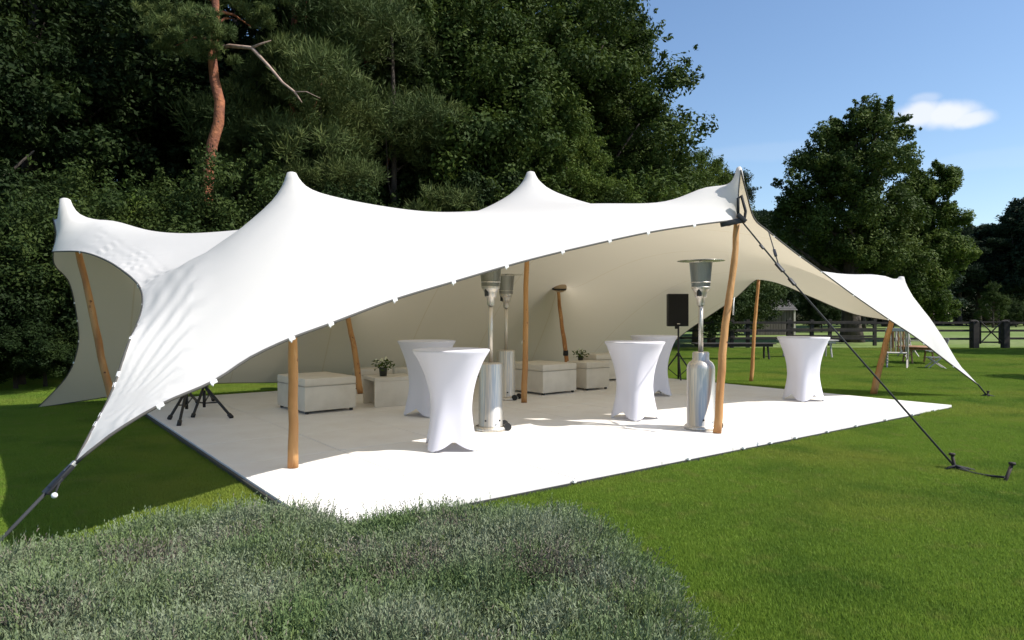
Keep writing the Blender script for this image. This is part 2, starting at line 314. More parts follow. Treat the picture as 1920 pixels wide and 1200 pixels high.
def canopy():
    poly = [(p.x, p.y) for p in bpts]
    PA = np.array(poly)
    def inside(q):
        x, y = q[:, 0:1], q[:, 1:2]; x1, y1 = PA[:, 0], PA[:, 1]; x2, y2 = np.roll(x1, -1), np.roll(y1, -1)
        c = ((y1 > y) != (y2 > y)) & (x < (x2-x1)*(y-y1)/(y2-y1+1e-12)+x1)
        return (c.sum(1) % 2) == 1
    g = .115; xs = np.arange(PA[:, 0].min(), PA[:, 0].max(), g); ys = np.arange(PA[:, 1].min(), PA[:, 1].max(), g*.866)
    q = np.array([(x+(g/2 if j % 2 else 0), y) for j, y in enumerate(ys) for x in xs])
    q = q[inside(q)]
    def dmin(q, A): return np.sqrt(((q[:, None, :]-A[None])**2).sum(-1)).min(1)
    e0 = np.array([(p.x, p.y) for p in bpts[seg_rng['left0'][0]:seg_rng['left0'][1]+1]]); g2 = .027
    xs = np.arange(-7.2, -2.2, g2); ys = np.arange(4, 10.6, g2); q2 = np.array([(x+(g2/2 if j % 2 else 0), y) for j, y in enumerate(ys) for x in xs]); q2 = q2[inside(q2)]
    dd = np.concatenate([dmin(c_, e0) for c_ in np.array_split(q2, 8)]); q2 = q2[dd < .42]
    q = q[dmin(q, e0) > .46]; q = np.vstack([q, q2]); q = q[np.concatenate([dmin(c_, PA) for c_ in np.array_split(q, 8)]) > .026]
    ring = []
    for p, r in peaks:
        q = q[np.hypot(q[:, 0]-p.x, q[:, 1]-p.y) > .55]
        rr = .025
        ring.append((p.x, p.y))
        while rr < .56:
            n = max(8, int(2*math.pi*rr/max(.03, min(.11, rr*.45))))
            off = random.random()
            ring += [(p.x+rr*math.cos(2*math.pi*(k+off)/n), p.y+rr*math.sin(2*math.pi*(k+off)/n)) for k in range(n)]
            rr += max(.022, min(.1, rr*.42))
    ring = np.array(ring); ring = ring[inside(ring)]; ring = ring[dmin(ring, PA) > .035]
    allp = [Vector(p) for p in poly]+[Vector(p) for p in np.vstack([q, ring])]
    edges = [(i, (i+1) % NBP) for i in range(NBP)]
    vo, eo, fo, ov, oe, of = delaunay_2d_cdt(allp, edges, [], 1, 1e-5)
    n = len(vo); X = np.array([(v.x, v.y) for v in vo]); Z = np.zeros(n); pin = np.zeros(n, bool)
    for i, src in enumerate(ov):
        for s_ in src:
            if s_ < NBP: Z[i] = bpts[s_].z; pin[i] = True
    for p, r in peaks:
        d = np.hypot(X[:, 0]-p.x, X[:, 1]-p.y); mk = (d < r) & ~pin
        if r > .045: Z[mk] = p.z-.35*d[mk]**2/r; pin[mk] = True
    F = np.array([f for f in fo if len(f) == 3])
    I, J, W = [], [], []
    for a in range(3):
        i, j, k = F[:, a], F[:, (a+1) % 3], F[:, (a+2) % 3]
        u = X[i]-X[k]; v = X[j]-X[k]
        cot = (u*v).sum(1)/np.maximum(1e-9, np.abs(u[:, 0]*v[:, 1]-u[:, 1]*v[:, 0]))
        cot = np.clip(cot, .01, 5)
        I += [i, j]; J += [j, i]; W += [cot, cot]
    I = np.concatenate(I); J = np.concatenate(J); W = np.concatenate(W)
    # bulge: lifts the cloth between the poles (area weighted load), stronger toward the open middle
    ar = np.zeros(n); tri = X[F]; A = .5*np.abs(np.cross(tri[:, 1]-tri[:, 0], tri[:, 2]-tri[:, 0]))
    for a in range(3): np.add.at(ar, F[:, a], A/3)
    def load(x, y):
        b = np.zeros(len(x))
        for cx, cy, r, k in LOADS: b += k*np.exp(-((x-cx)**2+(y-cy)**2)/r**2)
        return b
    if FIT is not None: return FIT(X, Z, pin, F, I, J, W, ar)
    rhs = ar*load(X[:, 0], X[:, 1])*2
    D = np.bincount(I, W, n)
    def Lap(z): return D*z-np.bincount(I, W*z[J], n)
    fr = ~pin; z0 = Z.copy(); z0[fr] = 2.0
    def Aop(xf): t = np.zeros(n); t[fr] = xf; return Lap(t)[fr]
    t = np.where(pin, Z, 0); b = (rhs-Lap(t))[fr]
    x = np.full(fr.sum(), 2.0); r_ = b-Aop(x); Mi = 1/D[fr]; z_ = Mi*r_; p_ = z_.copy(); rz = r_@z_
    for it in range(1500):
        Ap = Aop(p_); al = rz/(p_@Ap); x += al*p_; r_ -= al*Ap
        if np.abs(r_).max() < 1e-6: break
        z_ = Mi*r_; rn = r_@z_; p_ = z_+(rn/rz)*p_; rz = rn
    Z[fr] = x
    # gathered folds running along the slack left edge
    e = np.array([(p.x, p.y) for p in bpts[seg_rng['left0'][0]:seg_rng['left0'][1]+1]])
    dd = np.sqrt(((X[:, None, :]-e[None])**2).sum(-1)); di = dd.argmin(1); dm = dd.min(1); sarc = di*.085
    amp = np.clip(1-dm/.45, 0, 1)**.6*np.clip(dm/.06, 0, 1)
    wob = np.sin(dm*52+np.sin(sarc*5.5)*1.3+sarc*1.5)*.5+np.sin(dm*88+sarc*17)*.35*np.clip(np.sin(sarc*6.8)*2, 0, 1)
    fra = di/len(e); win = np.clip((fra-.06)/.08, 0, 1)*np.clip((.74-fra)/.1, 0, 1); low = np.clip((fra-.62)/.12, 0, 1)*np.clip((.97-fra)/.1, 0, 1)
    amp = np.clip(1-dm/.40, 0, 1)**.5*np.clip(dm/.03, 0, 1)
    Z[fr] += (amp*(win*(.003*np.sin(dm*50+sarc*1.5)+.015*np.sin(dm*66+sarc*2+1.1*np.sin(sarc*3.7))*np.clip(np.sin(sarc*13+2.2*np.sin(sarc*2.3)+dm*5)*2.2+.2, 0, 1)*(.55+.45*np.sin(sarc*4.1+dm*11)))+low*.0042*np.sin(dm*58+np.sin(sarc*3)+1.3*np.sin(dm*17+sarc*1.1))*(.35+.65*np.abs(np.sin(dm*9+sarc*2.3)))))[fr]
    # light tension wrinkles at tips
    for p, s_, f in ((TIP_L, 1.6, 55), (TIP_R, 1.2, 60), (BL, 1.2, 50)):
        v = X-np.array([p.x, p.y]); d = np.hypot(v[:, 0], v[:, 1]); a_ = np.arctan2(v[:, 1], v[:, 0])
        Z[fr] += (.012*np.exp(-d/s_)*np.sin(a_*f)*np.clip(d/.5, 0, 1))[fr]
    me = bpy.data.meshes.new('canopy')
    me.from_pydata([(X[i, 0], X[i, 1], Z[i]) for i in range(n)], [], [tuple(int(a) for a in f) for f in F])
    me.validate()
    me.polygons.foreach_set('use_smooth', [True]*len(me.polygons)); me.update()
    if sum(p.normal.z for p in me.polygons) < 0: me.flip_normals()
    return me
FIT = None
LOADS = [(-5.75, 10.0, 1.0, 0.309), (-5.75, 11.25, 1.0, 0.163), (-5.75, 12.5, 1.0, 0.118), (-4.5, 8.75, 1.0, 0.173), (-4.5, 10.0, 1.0, 0.107), (-4.5, 11.25, 1.0, 0.067), (-4.5, 12.5, 1.0, 0.055), (-3.25, 7.5, 1.0, -0.932), (-3.25, 8.75, 1.0, 0.185), (-3.25, 10.0, 1.0, 0.193), (-3.25, 11.25, 1.0, 0.072), (-3.25, 12.5, 1.0, 0.049), (-3.25, 13.75, 1.0, 0.14), (-2.0, 6.25, 1.0, 1.162), (-2.0, 7.5, 1.0, 0.559), (-2.0, 8.75, 1.0, 0.044), (-2.0, 10.0, 1.0, 0.066), (-2.0, 11.25, 1.0, -0.011), (-2.0, 12.5, 1.0, 0.035), (-2.0, 13.75, 1.0, 0.097), (-2.0, 15.0, 1.0, 0.123), (-0.75, 7.5, 1.0, 0.02), (-0.75, 8.75, 1.0, -0.011), (-0.75, 11.25, 1.0, -0.093), (-0.75, 12.5, 1.0, 0.213), (-0.75, 13.75, 1.0, 0.174), (-0.75, 15.0, 1.0, 0.116), (-0.75, 16.25, 1.0, 0.137), (0.5, 8.75, 1.0, 0.075), (0.5, 11.25, 1.0, 0.088), (0.5, 12.5, 1.0, 0.569), (0.5, 13.75, 1.0, 0.198), (0.5, 15.0, 1.0, 0.116), (0.5, 16.25, 1.0, 0.138), (1.75, 8.75, 1.0, 0.551), (1.75, 10.0, 1.0, 0.025), (1.75, 11.25, 1.0, -0.018), (1.75, 12.5, 1.0, 0.087), (1.75, 13.75, 1.0, 0.093), (1.75, 15.0, 1.0, 0.074), (1.75, 16.25, 1.0, 0.065), (1.75, 17.5, 1.0, 0.025), (3.0, 10.0, 1.0, 0.031), (3.0, 11.25, 1.0, -0.027), (3.0, 12.5, 1.0, 0.029), (3.0, 13.75, 1.0, 0.046), (3.0, 15.0, 1.0, 0.041), (3.0, 16.25, 1.0, 0.028), (3.0, 17.5, 1.0, 0.017), (3.0, 18.75, 1.0, 0.015), (4.25, 11.25, 1.0, 0.015), (4.25, 12.5, 1.0, 0.041), (4.25, 13.75, 1.0, 0.044), (4.25, 15.0, 1.0, 0.037), (4.25, 16.25, 1.0, 0.027), (4.25, 17.5, 1.0, 0.02), (5.5, 12.5, 1.0, 0.113), (5.5, 13.75, 1.0, 0.083), (5.5, 15.0, 1.0, 0.065), (6.75, 12.5, 1.0, 0.456), (6.75, 13.75, 1.0, 0.299), (-6.2, 10.4, 0.5, 2.585), (-5.9, 9.9, 0.5, 0.471), (-5.4, 9.5, 0.5, 0.4), (-6.3, 10.8, 0.5, 1.819), (-5.4, 10.3, 0.6, 0.06), (7.2, 12.9, 0.4, 5.875), (7.6, 13.0, 0.4, -1.579), (8.0, 12.9, 0.35, 9.707), (6.8, 12.9, 0.5, 0.536), (6.2, 12.4, 0.5, 0.345), (5.6, 11.9, 0.5, 0.223), (2.6, 9.2, 0.35, 2.149), (2.3, 9.6, 0.5, -0.85), (2.8, 9.45, 0.3, 4.228), (4.3, 16.4, 0.9, 0.35)]
tent = empty('stretch_tent', (1, 11, 0), label='large white stretch tent with several peaks over the white floor', cat='tent')
def under(o, p): 
    o.parent = p; o.matrix_parent_inverse = Matrix.Translation(p.location).inverted(); return o
cme = canopy()
cano = under(link('canopy', cme, M['tent']), tent)
for k, (a, b) in seg_rng.items():
    pts = [bpts[i % NBP] for i in range(a, b+1)]
    bm = NB(); tube(bm, [p+Vector((0, 0, -.008)) for p in pts], .011 if k in ('front', 'left0', 'right') else .008, 6)
    under(obj('hem', bm, M['hem'], smooth=60), tent)
def clip_at(p, t, s=1.0):
    bm = NB(); rz = math.atan2(t.y, t.x); tz = math.atan2(t.z, math.hypot(t.x, t.y))
    rot = Matrix.Rotation(rz, 4, 'Z') @ Matrix.Rotation(-tz, 4, 'Y')
    box(bm, p+Vector((0, 0, -.012)), (.052*s, .022*s, .028*s), bev=.006*s, rot=rot)
    tube(bm, [p+Vector((0, 0, -.02)), p+Vector((0, -.012, -.04*s))], .006*s, 6)
    under(obj('edge_clip', bm, M['tag'], smooth=50), tent)
def near_px(seg, xs=None, ys=None):
    a, b = seg_rng[seg]; pts = [bpts[i % NBP] for i in range(a, b+1)]
    for v in (xs or ys):
        f = (lambda p: abs(960+p.x/p.y*FPX-v)) if xs else (lambda p: abs(HOR-(p.z-H0)/p.y*FPX-v))
        i = min(range(1, len(pts)-1), key=lambda i: f(pts[i])); yield pts[i], (pts[i+1]-pts[i-1]).normalized()
for p, t in near_px('front', xs=(300, 402, 545, 618, 740, 848, 950, 1052, 1140, 1215, 1300)): clip_at(p, t)
for p, t in near_px('left0', xs=(148, 190, 222)): clip_at(p, t, .9)
for p, t in near_px('left0', ys=(533, 570, 632, 720, 790)): clip_at(p, t, .9)
for p, t in near_px('right', xs=(1450, 1500, 1540, 1600, 1665, 1730, 1785)): clip_at(p, t, .8)
for p, t in near_px('left2', ys=(565, 600, 640, 680)): clip_at(p, t, .7)

# ------------------------------------------------------------------ tent poles
def pole(base, top, r, lab, extra=0, seed=0, bend=.02):
    rng = random.Random(seed); n = 14; pts = []; rad = []
    ax = (top-base); L = ax.length
    for i in range(n+1):
        t = i/n; k = math.sin(t*math.pi)
        pts.append(base+ax*t+Vector((rng.uniform(-1, 1)*.006+bend*math.sin(t*5+seed)*k, rng.uniform(-1, 1)*.006+bend*math.cos(t*4+seed)*k*.5, 0)))
        rad.append(r*(1.08-.3*t)*(1+rng.uniform(-.06, .06)))
    e = empty('tent_pole', base, label=lab, cat='tent pole', group='wooden poles holding up the tent')
    loc = lambda P_: [p-base for p in P_]
    bm = NB(); tube(bm, loc(pts), rad, 14); obj('shaft', bm, M['pole'], e, smooth=50)
    return e
pole(G(550, 877, FZ), peaks[1][0]-Vector((0, 0, .04)), .047, 'thick knotty wooden tent pole nearest the lavender, standing alone at the front of the floor', seed=1, bend=.006)
p2 = pole(G(982, 755, FZ), peaks[2][0]-Vector((0, 0, .05)), .047, 'tall wooden pole between the two close patio heaters and the cream ottoman', seed=2)
p3 = pole(G(1345, 812, FZ), P(1382, 413, 8.99), .05, 'leaning wooden pole just right of the wide domed patio heater', seed=3, bend=.03)
pole(G(219, 785), peaks[0][0]-Vector((0, 0, .05)), .052, 'leaning wooden pole in the shaded left opening of the tent', seed=4)
pole(G(1637, 742), peaks[4][0]-Vector((0, 0, .04)), .055, 'reddish leaning pole on the grass at the pointed right arm of the tent', seed=5, bend=.01)
p7 = pole(G(676, 738, FZ), peaks[5][0]-Vector((0, 0, .03)), .055, 'back wooden pole rising behind the low table with the flower pot', seed=6)
p8 = pole(G(1066, 716, FZ), peaks[6][0]-Vector((0, 0, .06)), .05, 'back wooden pole with padded cup pressing into the tent ceiling', seed=7)
pole(G(1408, 718), peaks[7][0]-Vector((0, 0, .02)), .042, 'slim pale pole on the grass at the back edge left of the rightmost bar table', seed=8, bend=.008)
# details of three poles
bm = NB(); bmesh.ops.create_icosphere(bm, subdivisions=2, radius=.042); d = obj('knot', bm, M['tag'], p2, smooth=80, loc=P(982, 642, 11.95)-p2.location)
t8 = P(1050, 538, 15.85)-p8.location+Vector((0, 0, .05))
bm = NB(); lathe(bm, [(0, .1), (.10, .085), (.15, .03), (.16, -.03), (.13, -.09), (.06, -.12), (0, -.13)], 20); obj('padded_cup', bm, mat('cup_cloth', (.45, .33, .22), .8), p8, smooth=60, loc=t8+Vector((0, 0, -.05)))
bm = NB(); tube(bm, [Vector((math.cos(a)*.15, math.sin(a)*.15, .02*math.sin(a))) for a in np.linspace(0, 2*math.pi, 20)], .022, 6); obj('cup_strap', bm, M['strap'], p8, smooth=60, loc=t8+Vector((-.02, -.02, -.1)))
bm = NB(); lathe(bm, [(.055, 0), (.062, .03), (.055, .12)], 12); obj('tape', bm, M['strap'], p8, smooth=60, loc=(peaks[6][0]-p8.location)*.25)
q = P(1368, 562, 8.98)-p3.location
bm = NB(); tube(bm, [q+Vector((-.05, -.05, 0)), q+Vector((.03, -.06, .012)), q+Vector((.06, .0, .03)), q+Vector((.035, -.05, -.05)), q+Vector((.03, -.055, -.2))], .009, 6); obj('cord', bm, M['tag'], p3, smooth=60)

# ------------------------------------------------------------------ guy ropes, straps, stakes
def ropething(name, lab, segs_, cat='guy rope', extra=None, m=None):
    e = empty(name, segs_[0][0][-1], label=lab, cat=cat)
    for nm, pts, r, mt in [(s[1], s[0], s[2], s[3]) for s in segs_]:
        bm = NB(); tube(bm, [Vector(p)-e.location for p in pts], r, 6); obj(nm, bm, mt, e, smooth=60)
    return e
def oriented_box(parent, nm, a, b, wd, th, mt):
    bm = NB(); c = (a+b)/2-parent.location; t = (b-a)
    rot = t.to_track_quat('X', 'Z').to_matrix().to_4x4(); box(bm, c, (t.length, wd, th), bev=min(wd, th)*.25, rot=rot); return obj(nm, bm, mt, parent, smooth=40)
gs = G(1790, 882); J = HOOK3.lerp(gs, .235)
E2 = P(1441, 434, 9.5)
r3 = ropething('guy_rope', 'long dark rope from the right front peak to an iron stake in the lawn', [([HOOK3+Vector((.05, 0, -.03)), J, gs+Vector((0, 0, .04))], 'rope', .011, M['rope']), ([E2, J], 'rope', .008, M['rope'])])
oriented_box(r3, 'ratchet', J.lerp(gs, -.02), J.lerp(gs, .03), .06, .03, M['black'])
oriented_box(r3, 'ratchet', J.lerp(gs, .07), J.lerp(gs, .11), .05, .03, M['black'])
oriented_box(r3, 'ratchet', HOOK3.lerp(gs, .13), HOOK3.lerp(gs, .15), .04, .025, M['black'])
oriented_box(r3, 'ratchet', E2.lerp(J, .55), E2.lerp(J, .72), .035, .025, M['black'])
r3b = empty('corner_strap', HOOK3, label='black webbing loop and buckle at the top of the leaning right front pole', cat='strap')
bm = NB(); l = [P(1384, 408, 8.9), P(1384, 372, 8.9), P(1390, 366, 8.9), P(1398, 396, 8.9), P(1396, 412, 8.9), P(1384, 412, 8.9)]
tube(bm, [p-HOOK3 for p in l], .02, 6); obj('loop', bm, M['strap'], r3b, smooth=50)
oriented_box(r3b, 'buckle', P(1351, 421, 8.86), P(1392, 413, 8.86), .05, .07, M['black'])
oriented_box(r3b, 'hook', P(1383, 402, 8.85), P(1398, 416, 8.85), .05, .06, M['black'])
oriented_box(r3b, 'webbing', P(1366, 414, 8.86), P(1366, 424, 8.86), .04, .05, M['deadwood'])
def stake(p, lab, h=.2, lean=(.05, 0), grp='iron stakes in the lawn'):
    e = empty('stake', p, label=lab, cat='stake', group=grp)
    bm = NB(); tube(bm, [(-lean[0]*.6, -lean[1]*.6, -.1), (lean[0], lean[1], h)], .016, 8); obj('pin', bm, M['rust'], e, smooth=50)
    bm = NB(); lathe(bm, [(0, .012), (.028, .01), (.03, -.01), (0, -.012)], 10, (lean[0], lean[1], h)); obj('head', bm, M['rust'], e, smooth=50)
    return e
s1 = stake(gs+Vector((.0, -.01, 0)), 'iron stake holding the long dark rope, ringed by loose soil', .16, (-.02, .02))
for a, b in (((-.12, -.03), (.16, -.05)), ((-.05, .04), (.07, -.1))):
    bm = NB(); tube(bm, [(a[0], a[1], .015), (0, 0, .05), (b[0], b[1], .015)], .014, 6); obj('coil', bm, M['strap'], s1, smooth=50)
bm = NB(); rr = random.Random(4)
for k in range(60):
    a = rr.uniform(0, 6.28); d = abs(rr.gauss(0, .12)); s_ = rr.uniform(.008, .022); box(bm, (math.cos(a)*d*1.4, math.sin(a)*d*.8, s_*.4), (s_, s_*1.3, s_), rz=a)
tag(obj('loose_soil', bm, M['soil'], s1), kind='stuff')
s2p = G(1884, 905)
stake(s2p, 'second iron stake leaning right, at the far right edge of the lawn', .17, (.09, .03))
e = empty('ground_strap', gs, label='black strap lying in the grass between the two iron stakes', cat='strap')
bm = NB(); pts = [Vector((0, 0, .03)).lerp(s2p-gs+Vector((0, 0, .05)), t)+Vector((0, 0, -.02*math.sin(t*3.14))) for t in np.linspace(0, 1, 8)]
tube(bm, pts, .012, 5); obj('webbing', bm, M['strap'], e)
sr = G(1850, 746)
ropething('guy_rope', 'short dark rope at the tip of the tent\'s narrow right arm', [([TIP_R, sr+Vector((0, 0, .05))], 'rope', .014, M['rope'])])
s3 = stake(sr, 'iron stake in the grass below the pointed right tip of the tent', .12, (.03, 0))
bm = NB(); tube(bm, [(-.12, 0, .02), (0, .02, .06), (.13, -.05, .02)], .02, 6); obj('coil', bm, M['strap'], s3, smooth=50)
gl = G(-120, 1139)
rl = ropething('guy_rope', 'dark rope pulling the near left tip of the tent toward the camera corner', [([TIP_L, gl], 'rope', .011, mat('grey_rope', (.035, .037, .04), .9))])
ax = (gl-TIP_L)
oriented_box(rl, 'ratchet', TIP_L+ax*.02, TIP_L+ax*.20, .045, .03, M['black'])
oriented_box(rl, 'ratchet', TIP_L+ax*.12, TIP_L+ax*.24, .07, .02, M['black'])
oriented_box(rl, 'hook', TIP_L+ax*-.01, TIP_L+ax*.08, .022, .03, M['steel'])
bm = NB(); bmesh.ops.create_icosphere(bm, subdivisions=2, radius=.018, matrix=Matrix.Translation(P(102, 929, 4.02)-rl.location)); obj('tag', bm, M['tag'], rl, smooth=80)
oriented_box(rl, 'tail', P(112, 905, 4.08), P(103, 926, 4.02), .012, .004, M['strap'])
ropething('guy_rope', 'thin rope at the shaded back left tip of the tent near the bushes', [([BL, BL+Vector((-.5, -.35, -.03))], 'rope', .012, M['rope'])])

# ------------------------------------------------------------------ bar tables with stretch covers
def bar_table(base, rz, lab, h=1.1, rt=.43):
    e = empty('bar_table', (base.x, base.y, base.z), rz, label=lab, cat='table', group='bar tables in white stretch covers')
    bm = NB(); n = 64; rows = 26
    rings = []
    for i in range(rows+1):
        t = i/rows; z0 = t                   # 0 bottom, 1 top edge
        ring = []
        for k in range(n):
            a = 2*math.pi*k/n; c = abs(math.cos(2*(a-math.pi/4)))   # 1 at the legs (45 deg), 0 between
            ca = math.cos(4*(a-math.pi/4))*.5+.5                      # 1 legs
            zb = .015+.10*(1-ca**.6)                                   # arched hem
            z = zb+(h-.03-zb)*z0; u = z/h
            rlin = .30+(.245-.30)*min(1, u/.45) if u < .45 else .245
            mid = .235+.20*max(0, (u-.35)/.65)**2.1+.065*max(0, (.42-u)/.42)**1.6
            sq = (1-u)**.9
            r = mid*(1+.16*sq*(ca**1.3)-.11*sq*(1-ca))
            if u > .93: r = mid+(rt-mid)*((u-.93)/.07)**2*.9
            ring.append(bm.verts.new((r*math.cos(a), r*math.sin(a), z)))
        rings.append(ring)
    for z, r in ((h-.012, rt), (h-.003, rt-.006), (h, rt-.03), (h, .2)):
        rings.append([bm.verts.new((r*math.cos(2*math.pi*k/n), r*math.sin(2*math.pi*k/n), z)) for k in range(n)])
    for a, b in zip(rings, rings[1:]):
        for k in range(n): bm.faces.new((a[k], a[(k+1) % n], b[(k+1) % n], b[k]))
    bm.faces.new(rings[-1])
    obj('stretch_cover', bm, M['white_cloth'], e, smooth=70)
    for k in range(4):
        a = math.pi/4+k*math.pi/2; bm = NB(); lathe(bm, [(0, 0), (.02, 0), (.02, .03), (0, .03)], 10, (.315*math.cos(a), .315*math.sin(a), 0)); obj('foot', bm, M['tag'], e, smooth=40)
    return e
def face(px): return math.atan2(-FPX, -(px-960))     # direction towards the camera
def tb(px, py, rot, lab):
    p = G(px, py, FZ); d = Vector((p.x, p.y, 0)).normalized(); bar_table(p+d*.3, math.atan2(-d.y, -d.x)+R(rot), lab)
tb(846, 850, 6, 'front bar table in a white stretch cover, overlapping the other one by the steel heater')
tb(800, 783, -38, 'shaded bar table partly hidden behind the front one, beside the low flower table')
tb(1190, 790, 47, 'bar table in white stretch cover with its foot corner lit, middle of the floor')
tb(1226, 744, 20, 'white bar table tucked behind the middle one, near the speaker on its stand')
tb(1506, 754, 43, 'lone white bar table nearest the right corner of the floor, wooden bench behind')

# ------------------------------------------------------------------ patio heaters
def heater(base, lab, dome, rz=0):
    e = empty('patio_heater', base, rz, label=lab, cat='patio heater', group='stainless steel patio heaters')
    b = NB(); lathe(b, [(0, 0), (.215, 0), (.215, .03), (.2, .05), (.185, .055)], 40); obj('base', b, M['steel'], e, smooth=35)
    if dome:
        pr = [(.185, .055), (.178, .06), (.178, .78), (.172, .82), (.15, .86), (.118, .885), (.105, .90), (.105, .985), (.095, .998), (0, 1.0)]
    else:
        pr = [(.16, .055), (.155, .06), (.155, .84), (.15, .858), (.12, .865), (.0, .87)]
    b = NB(); lathe(b, pr, 48); obj('tank_cover', b, M['steel'], e, smooth=35)
    zt = 1.0 if dome else .87
    b = NB(); tube(b, [(0, 0, zt-.01), (0, 0, 1.72)], .03, 20); obj('post', b, M['steel'], e, smooth=40)
    b = NB(); lathe(b, [(.045, 1.60), (.05, 1.62), (.052, 1.70), (.075, 1.71), (.08, 1.76), (.1, 1.80), (.118, 1.82), (.118, 1.835)], 28); obj('valve_housing', b, M['steel'], e, smooth=35)
    b = NB(); lathe(b, [(.11, 1.837), (.137, 2.16)], 36)
    for k in range(36):
        a = 2*math.pi*k/36; tube(b, [(.114*math.cos(a), .114*math.sin(a), 1.837), (.142*math.cos(a), .142*math.sin(a), 2.16)], .004, 4)
    obj('burner_screen', b, M['mesh_steel'], e)
    for z, r in ((1.837, .118), (1.9, .124), (2.16, .145)):
        b = NB(); lathe(b, [(r-.008, z-.006), (r+.004, z-.006), (r+.004, z+.006), (r-.008, z+.006), (r-.008, z-.006)], 36); obj('ring', b, M['steel'], e, smooth=35)
    b = NB(); tube(b, [(0, 0, 2.13), (0, 0, 2.19)], .014, 8); obj('spindle', b, M['steel'], e)
    b = NB(); lathe(b, [(0, 2.192), (.2, 2.19), (.295, 2.184), (.305, 2.18), (.295, 2.18), (.2, 2.184), (0, 2.186)], 48); obj('reflector', b, M['alu'], e, smooth=50)
    b = NB(); box(b, (-.06, -.05, 1.77), (.05, .05, .10), bev=.01); obj('control_knob', b, M['black'], e)
    for s_ in (-1, 1):
        b = NB(); r = bmesh.ops.create_cone(b, cap_ends=True, segments=18, radius1=.05, radius2=.05, depth=.03, matrix=Matrix.Translation((.2, s_*.12, .05)) @ Matrix.Rotation(R(90), 4, 'X')); obj('wheel', b, M['black'], e, smooth=40)
    for s_ in (-1, 1):
        b = NB(); tube(b, [(s_*.09, -.162 if not dome else -.18, .14), (s_*.09, -.175 if not dome else -.19, .14)], .012, 10); obj('bolt', b, M['black'], e)
    return e
def ht(px, py, rz, lab, dome):
    p = G(px, py, FZ); d = Vector((p.x, p.y, 0)).normalized()*.18; return heater(p+d, lab, dome, R(rz))
ht(920, 810, 10, 'cylindrical steel patio heater beside the front bar table', False)
ht(949, 751, -20, 'patio heater standing deeper in shade behind the other cylindrical heater', False)
ht(1314, 808, 20, 'steel patio heater with rounded shoulders and wide disc hood beside the leaning pole', True)

# ------------------------------------------------------------------ lounge cubes, low tables, pots
def corner_box(c, a_dir, wa, wb, h, lab, cat='ottoman', name='ottoman', open_side=False, grp='cream lounge ottomans'):
    """c = near bottom corner, a_dir = direction angle of its right-hand side"""
    e = empty(name, c, a_dir, label=lab, cat=cat, group=grp)
    if open_side:                            # a low table: box open to its left side
        for nm, cc, ss in (('top', (wa/2, wb/2, h-.03), (wa, wb, .06)), ('front_panel', (wa/2, .025, (h-.06)/2), (wa, .05, h-.062)), ('back_panel', (wa/2, wb-.025, (h-.06)/2), (wa, .05, h-.062)), ('side_panel', (wa-.025, wb/2, (h-.06)/2), (.048, wb-.102, h-.062))):
            b = NB(); box(b, cc, ss, bev=.004); obj(nm, b, M['vinyl'], e, smooth=30)
        return e
    b = NB(); box(b, (wa/2, wb/2, .04+(h-.16)/2), (wa-.01, wb-.01, h-.16), bev=.012); obj('base', b, M['vinyl'], e, smooth=30)
    b = NB(); box(b, (wa/2, wb/2, h-.06), (wa, wb, .12), bev=.028)
    for v in b.verts:
        if v.co.z > h-.02: v.co.z += .012*(1-((v.co.x-wa/2)/(wa/2))**2)
    obj('cushion', b, M['vinyl'], e, smooth=30)
    b = NB(); tube(b, [(0, 0, h-.121), (wa, 0, h-.121), (wa, wb, h-.121), (0, wb, h-.121), (0, 0, h-.121)], .006, 6); obj('piping', b, M['seam'], e, smooth=40)
    for x, y in ((.06, .06), (wa-.06, .06), (wa-.06, wb-.06), (.06, wb-.06)):
        b = NB(); box(b, (x, y, .02), (.04, .04, .04)); obj('foot', b, M['black'], e)
    return e
corner_box(G(571, 778, FZ), R(40), .84, 1.08, .53, 'large cream ottoman behind the thick front pole')
corner_box(G(703, 764, FZ), R(30), .72, .62, .47, 'low cream table with an open dark side and a flower pot on top', 'table', 'low_table', True, 'low cream tables')
corner_box(G(770, 745, FZ), R(39), .7, .6, .50, 'cream ottoman mostly hidden behind the shaded bar table')
corner_box(G(672, 733, FZ), R(30), .7, .4, .42, 'narrow cream bench seat low behind the large ottoman and flower table')
corner_box(G(1018, 742, FZ), R(40), .88, 1.05, .56, 'cream ottoman just right of the tall wooden pole')
corner_box(G(1100, 733, FZ), R(36), .62, .6, .55, 'cream ottoman left of the middle bar table')
corner_box(G(1087, 727, FZ), R(36), .22, .2, .52, 'small narrow cream table with a potted plant between two ottomans', 'table', 'low_table', False, 'low cream tables')
corner_box(G(1118, 716, FZ), R(30), 1.3, .5, .60, 'long cream bench against the back, behind the ottoman by the middle bar table')
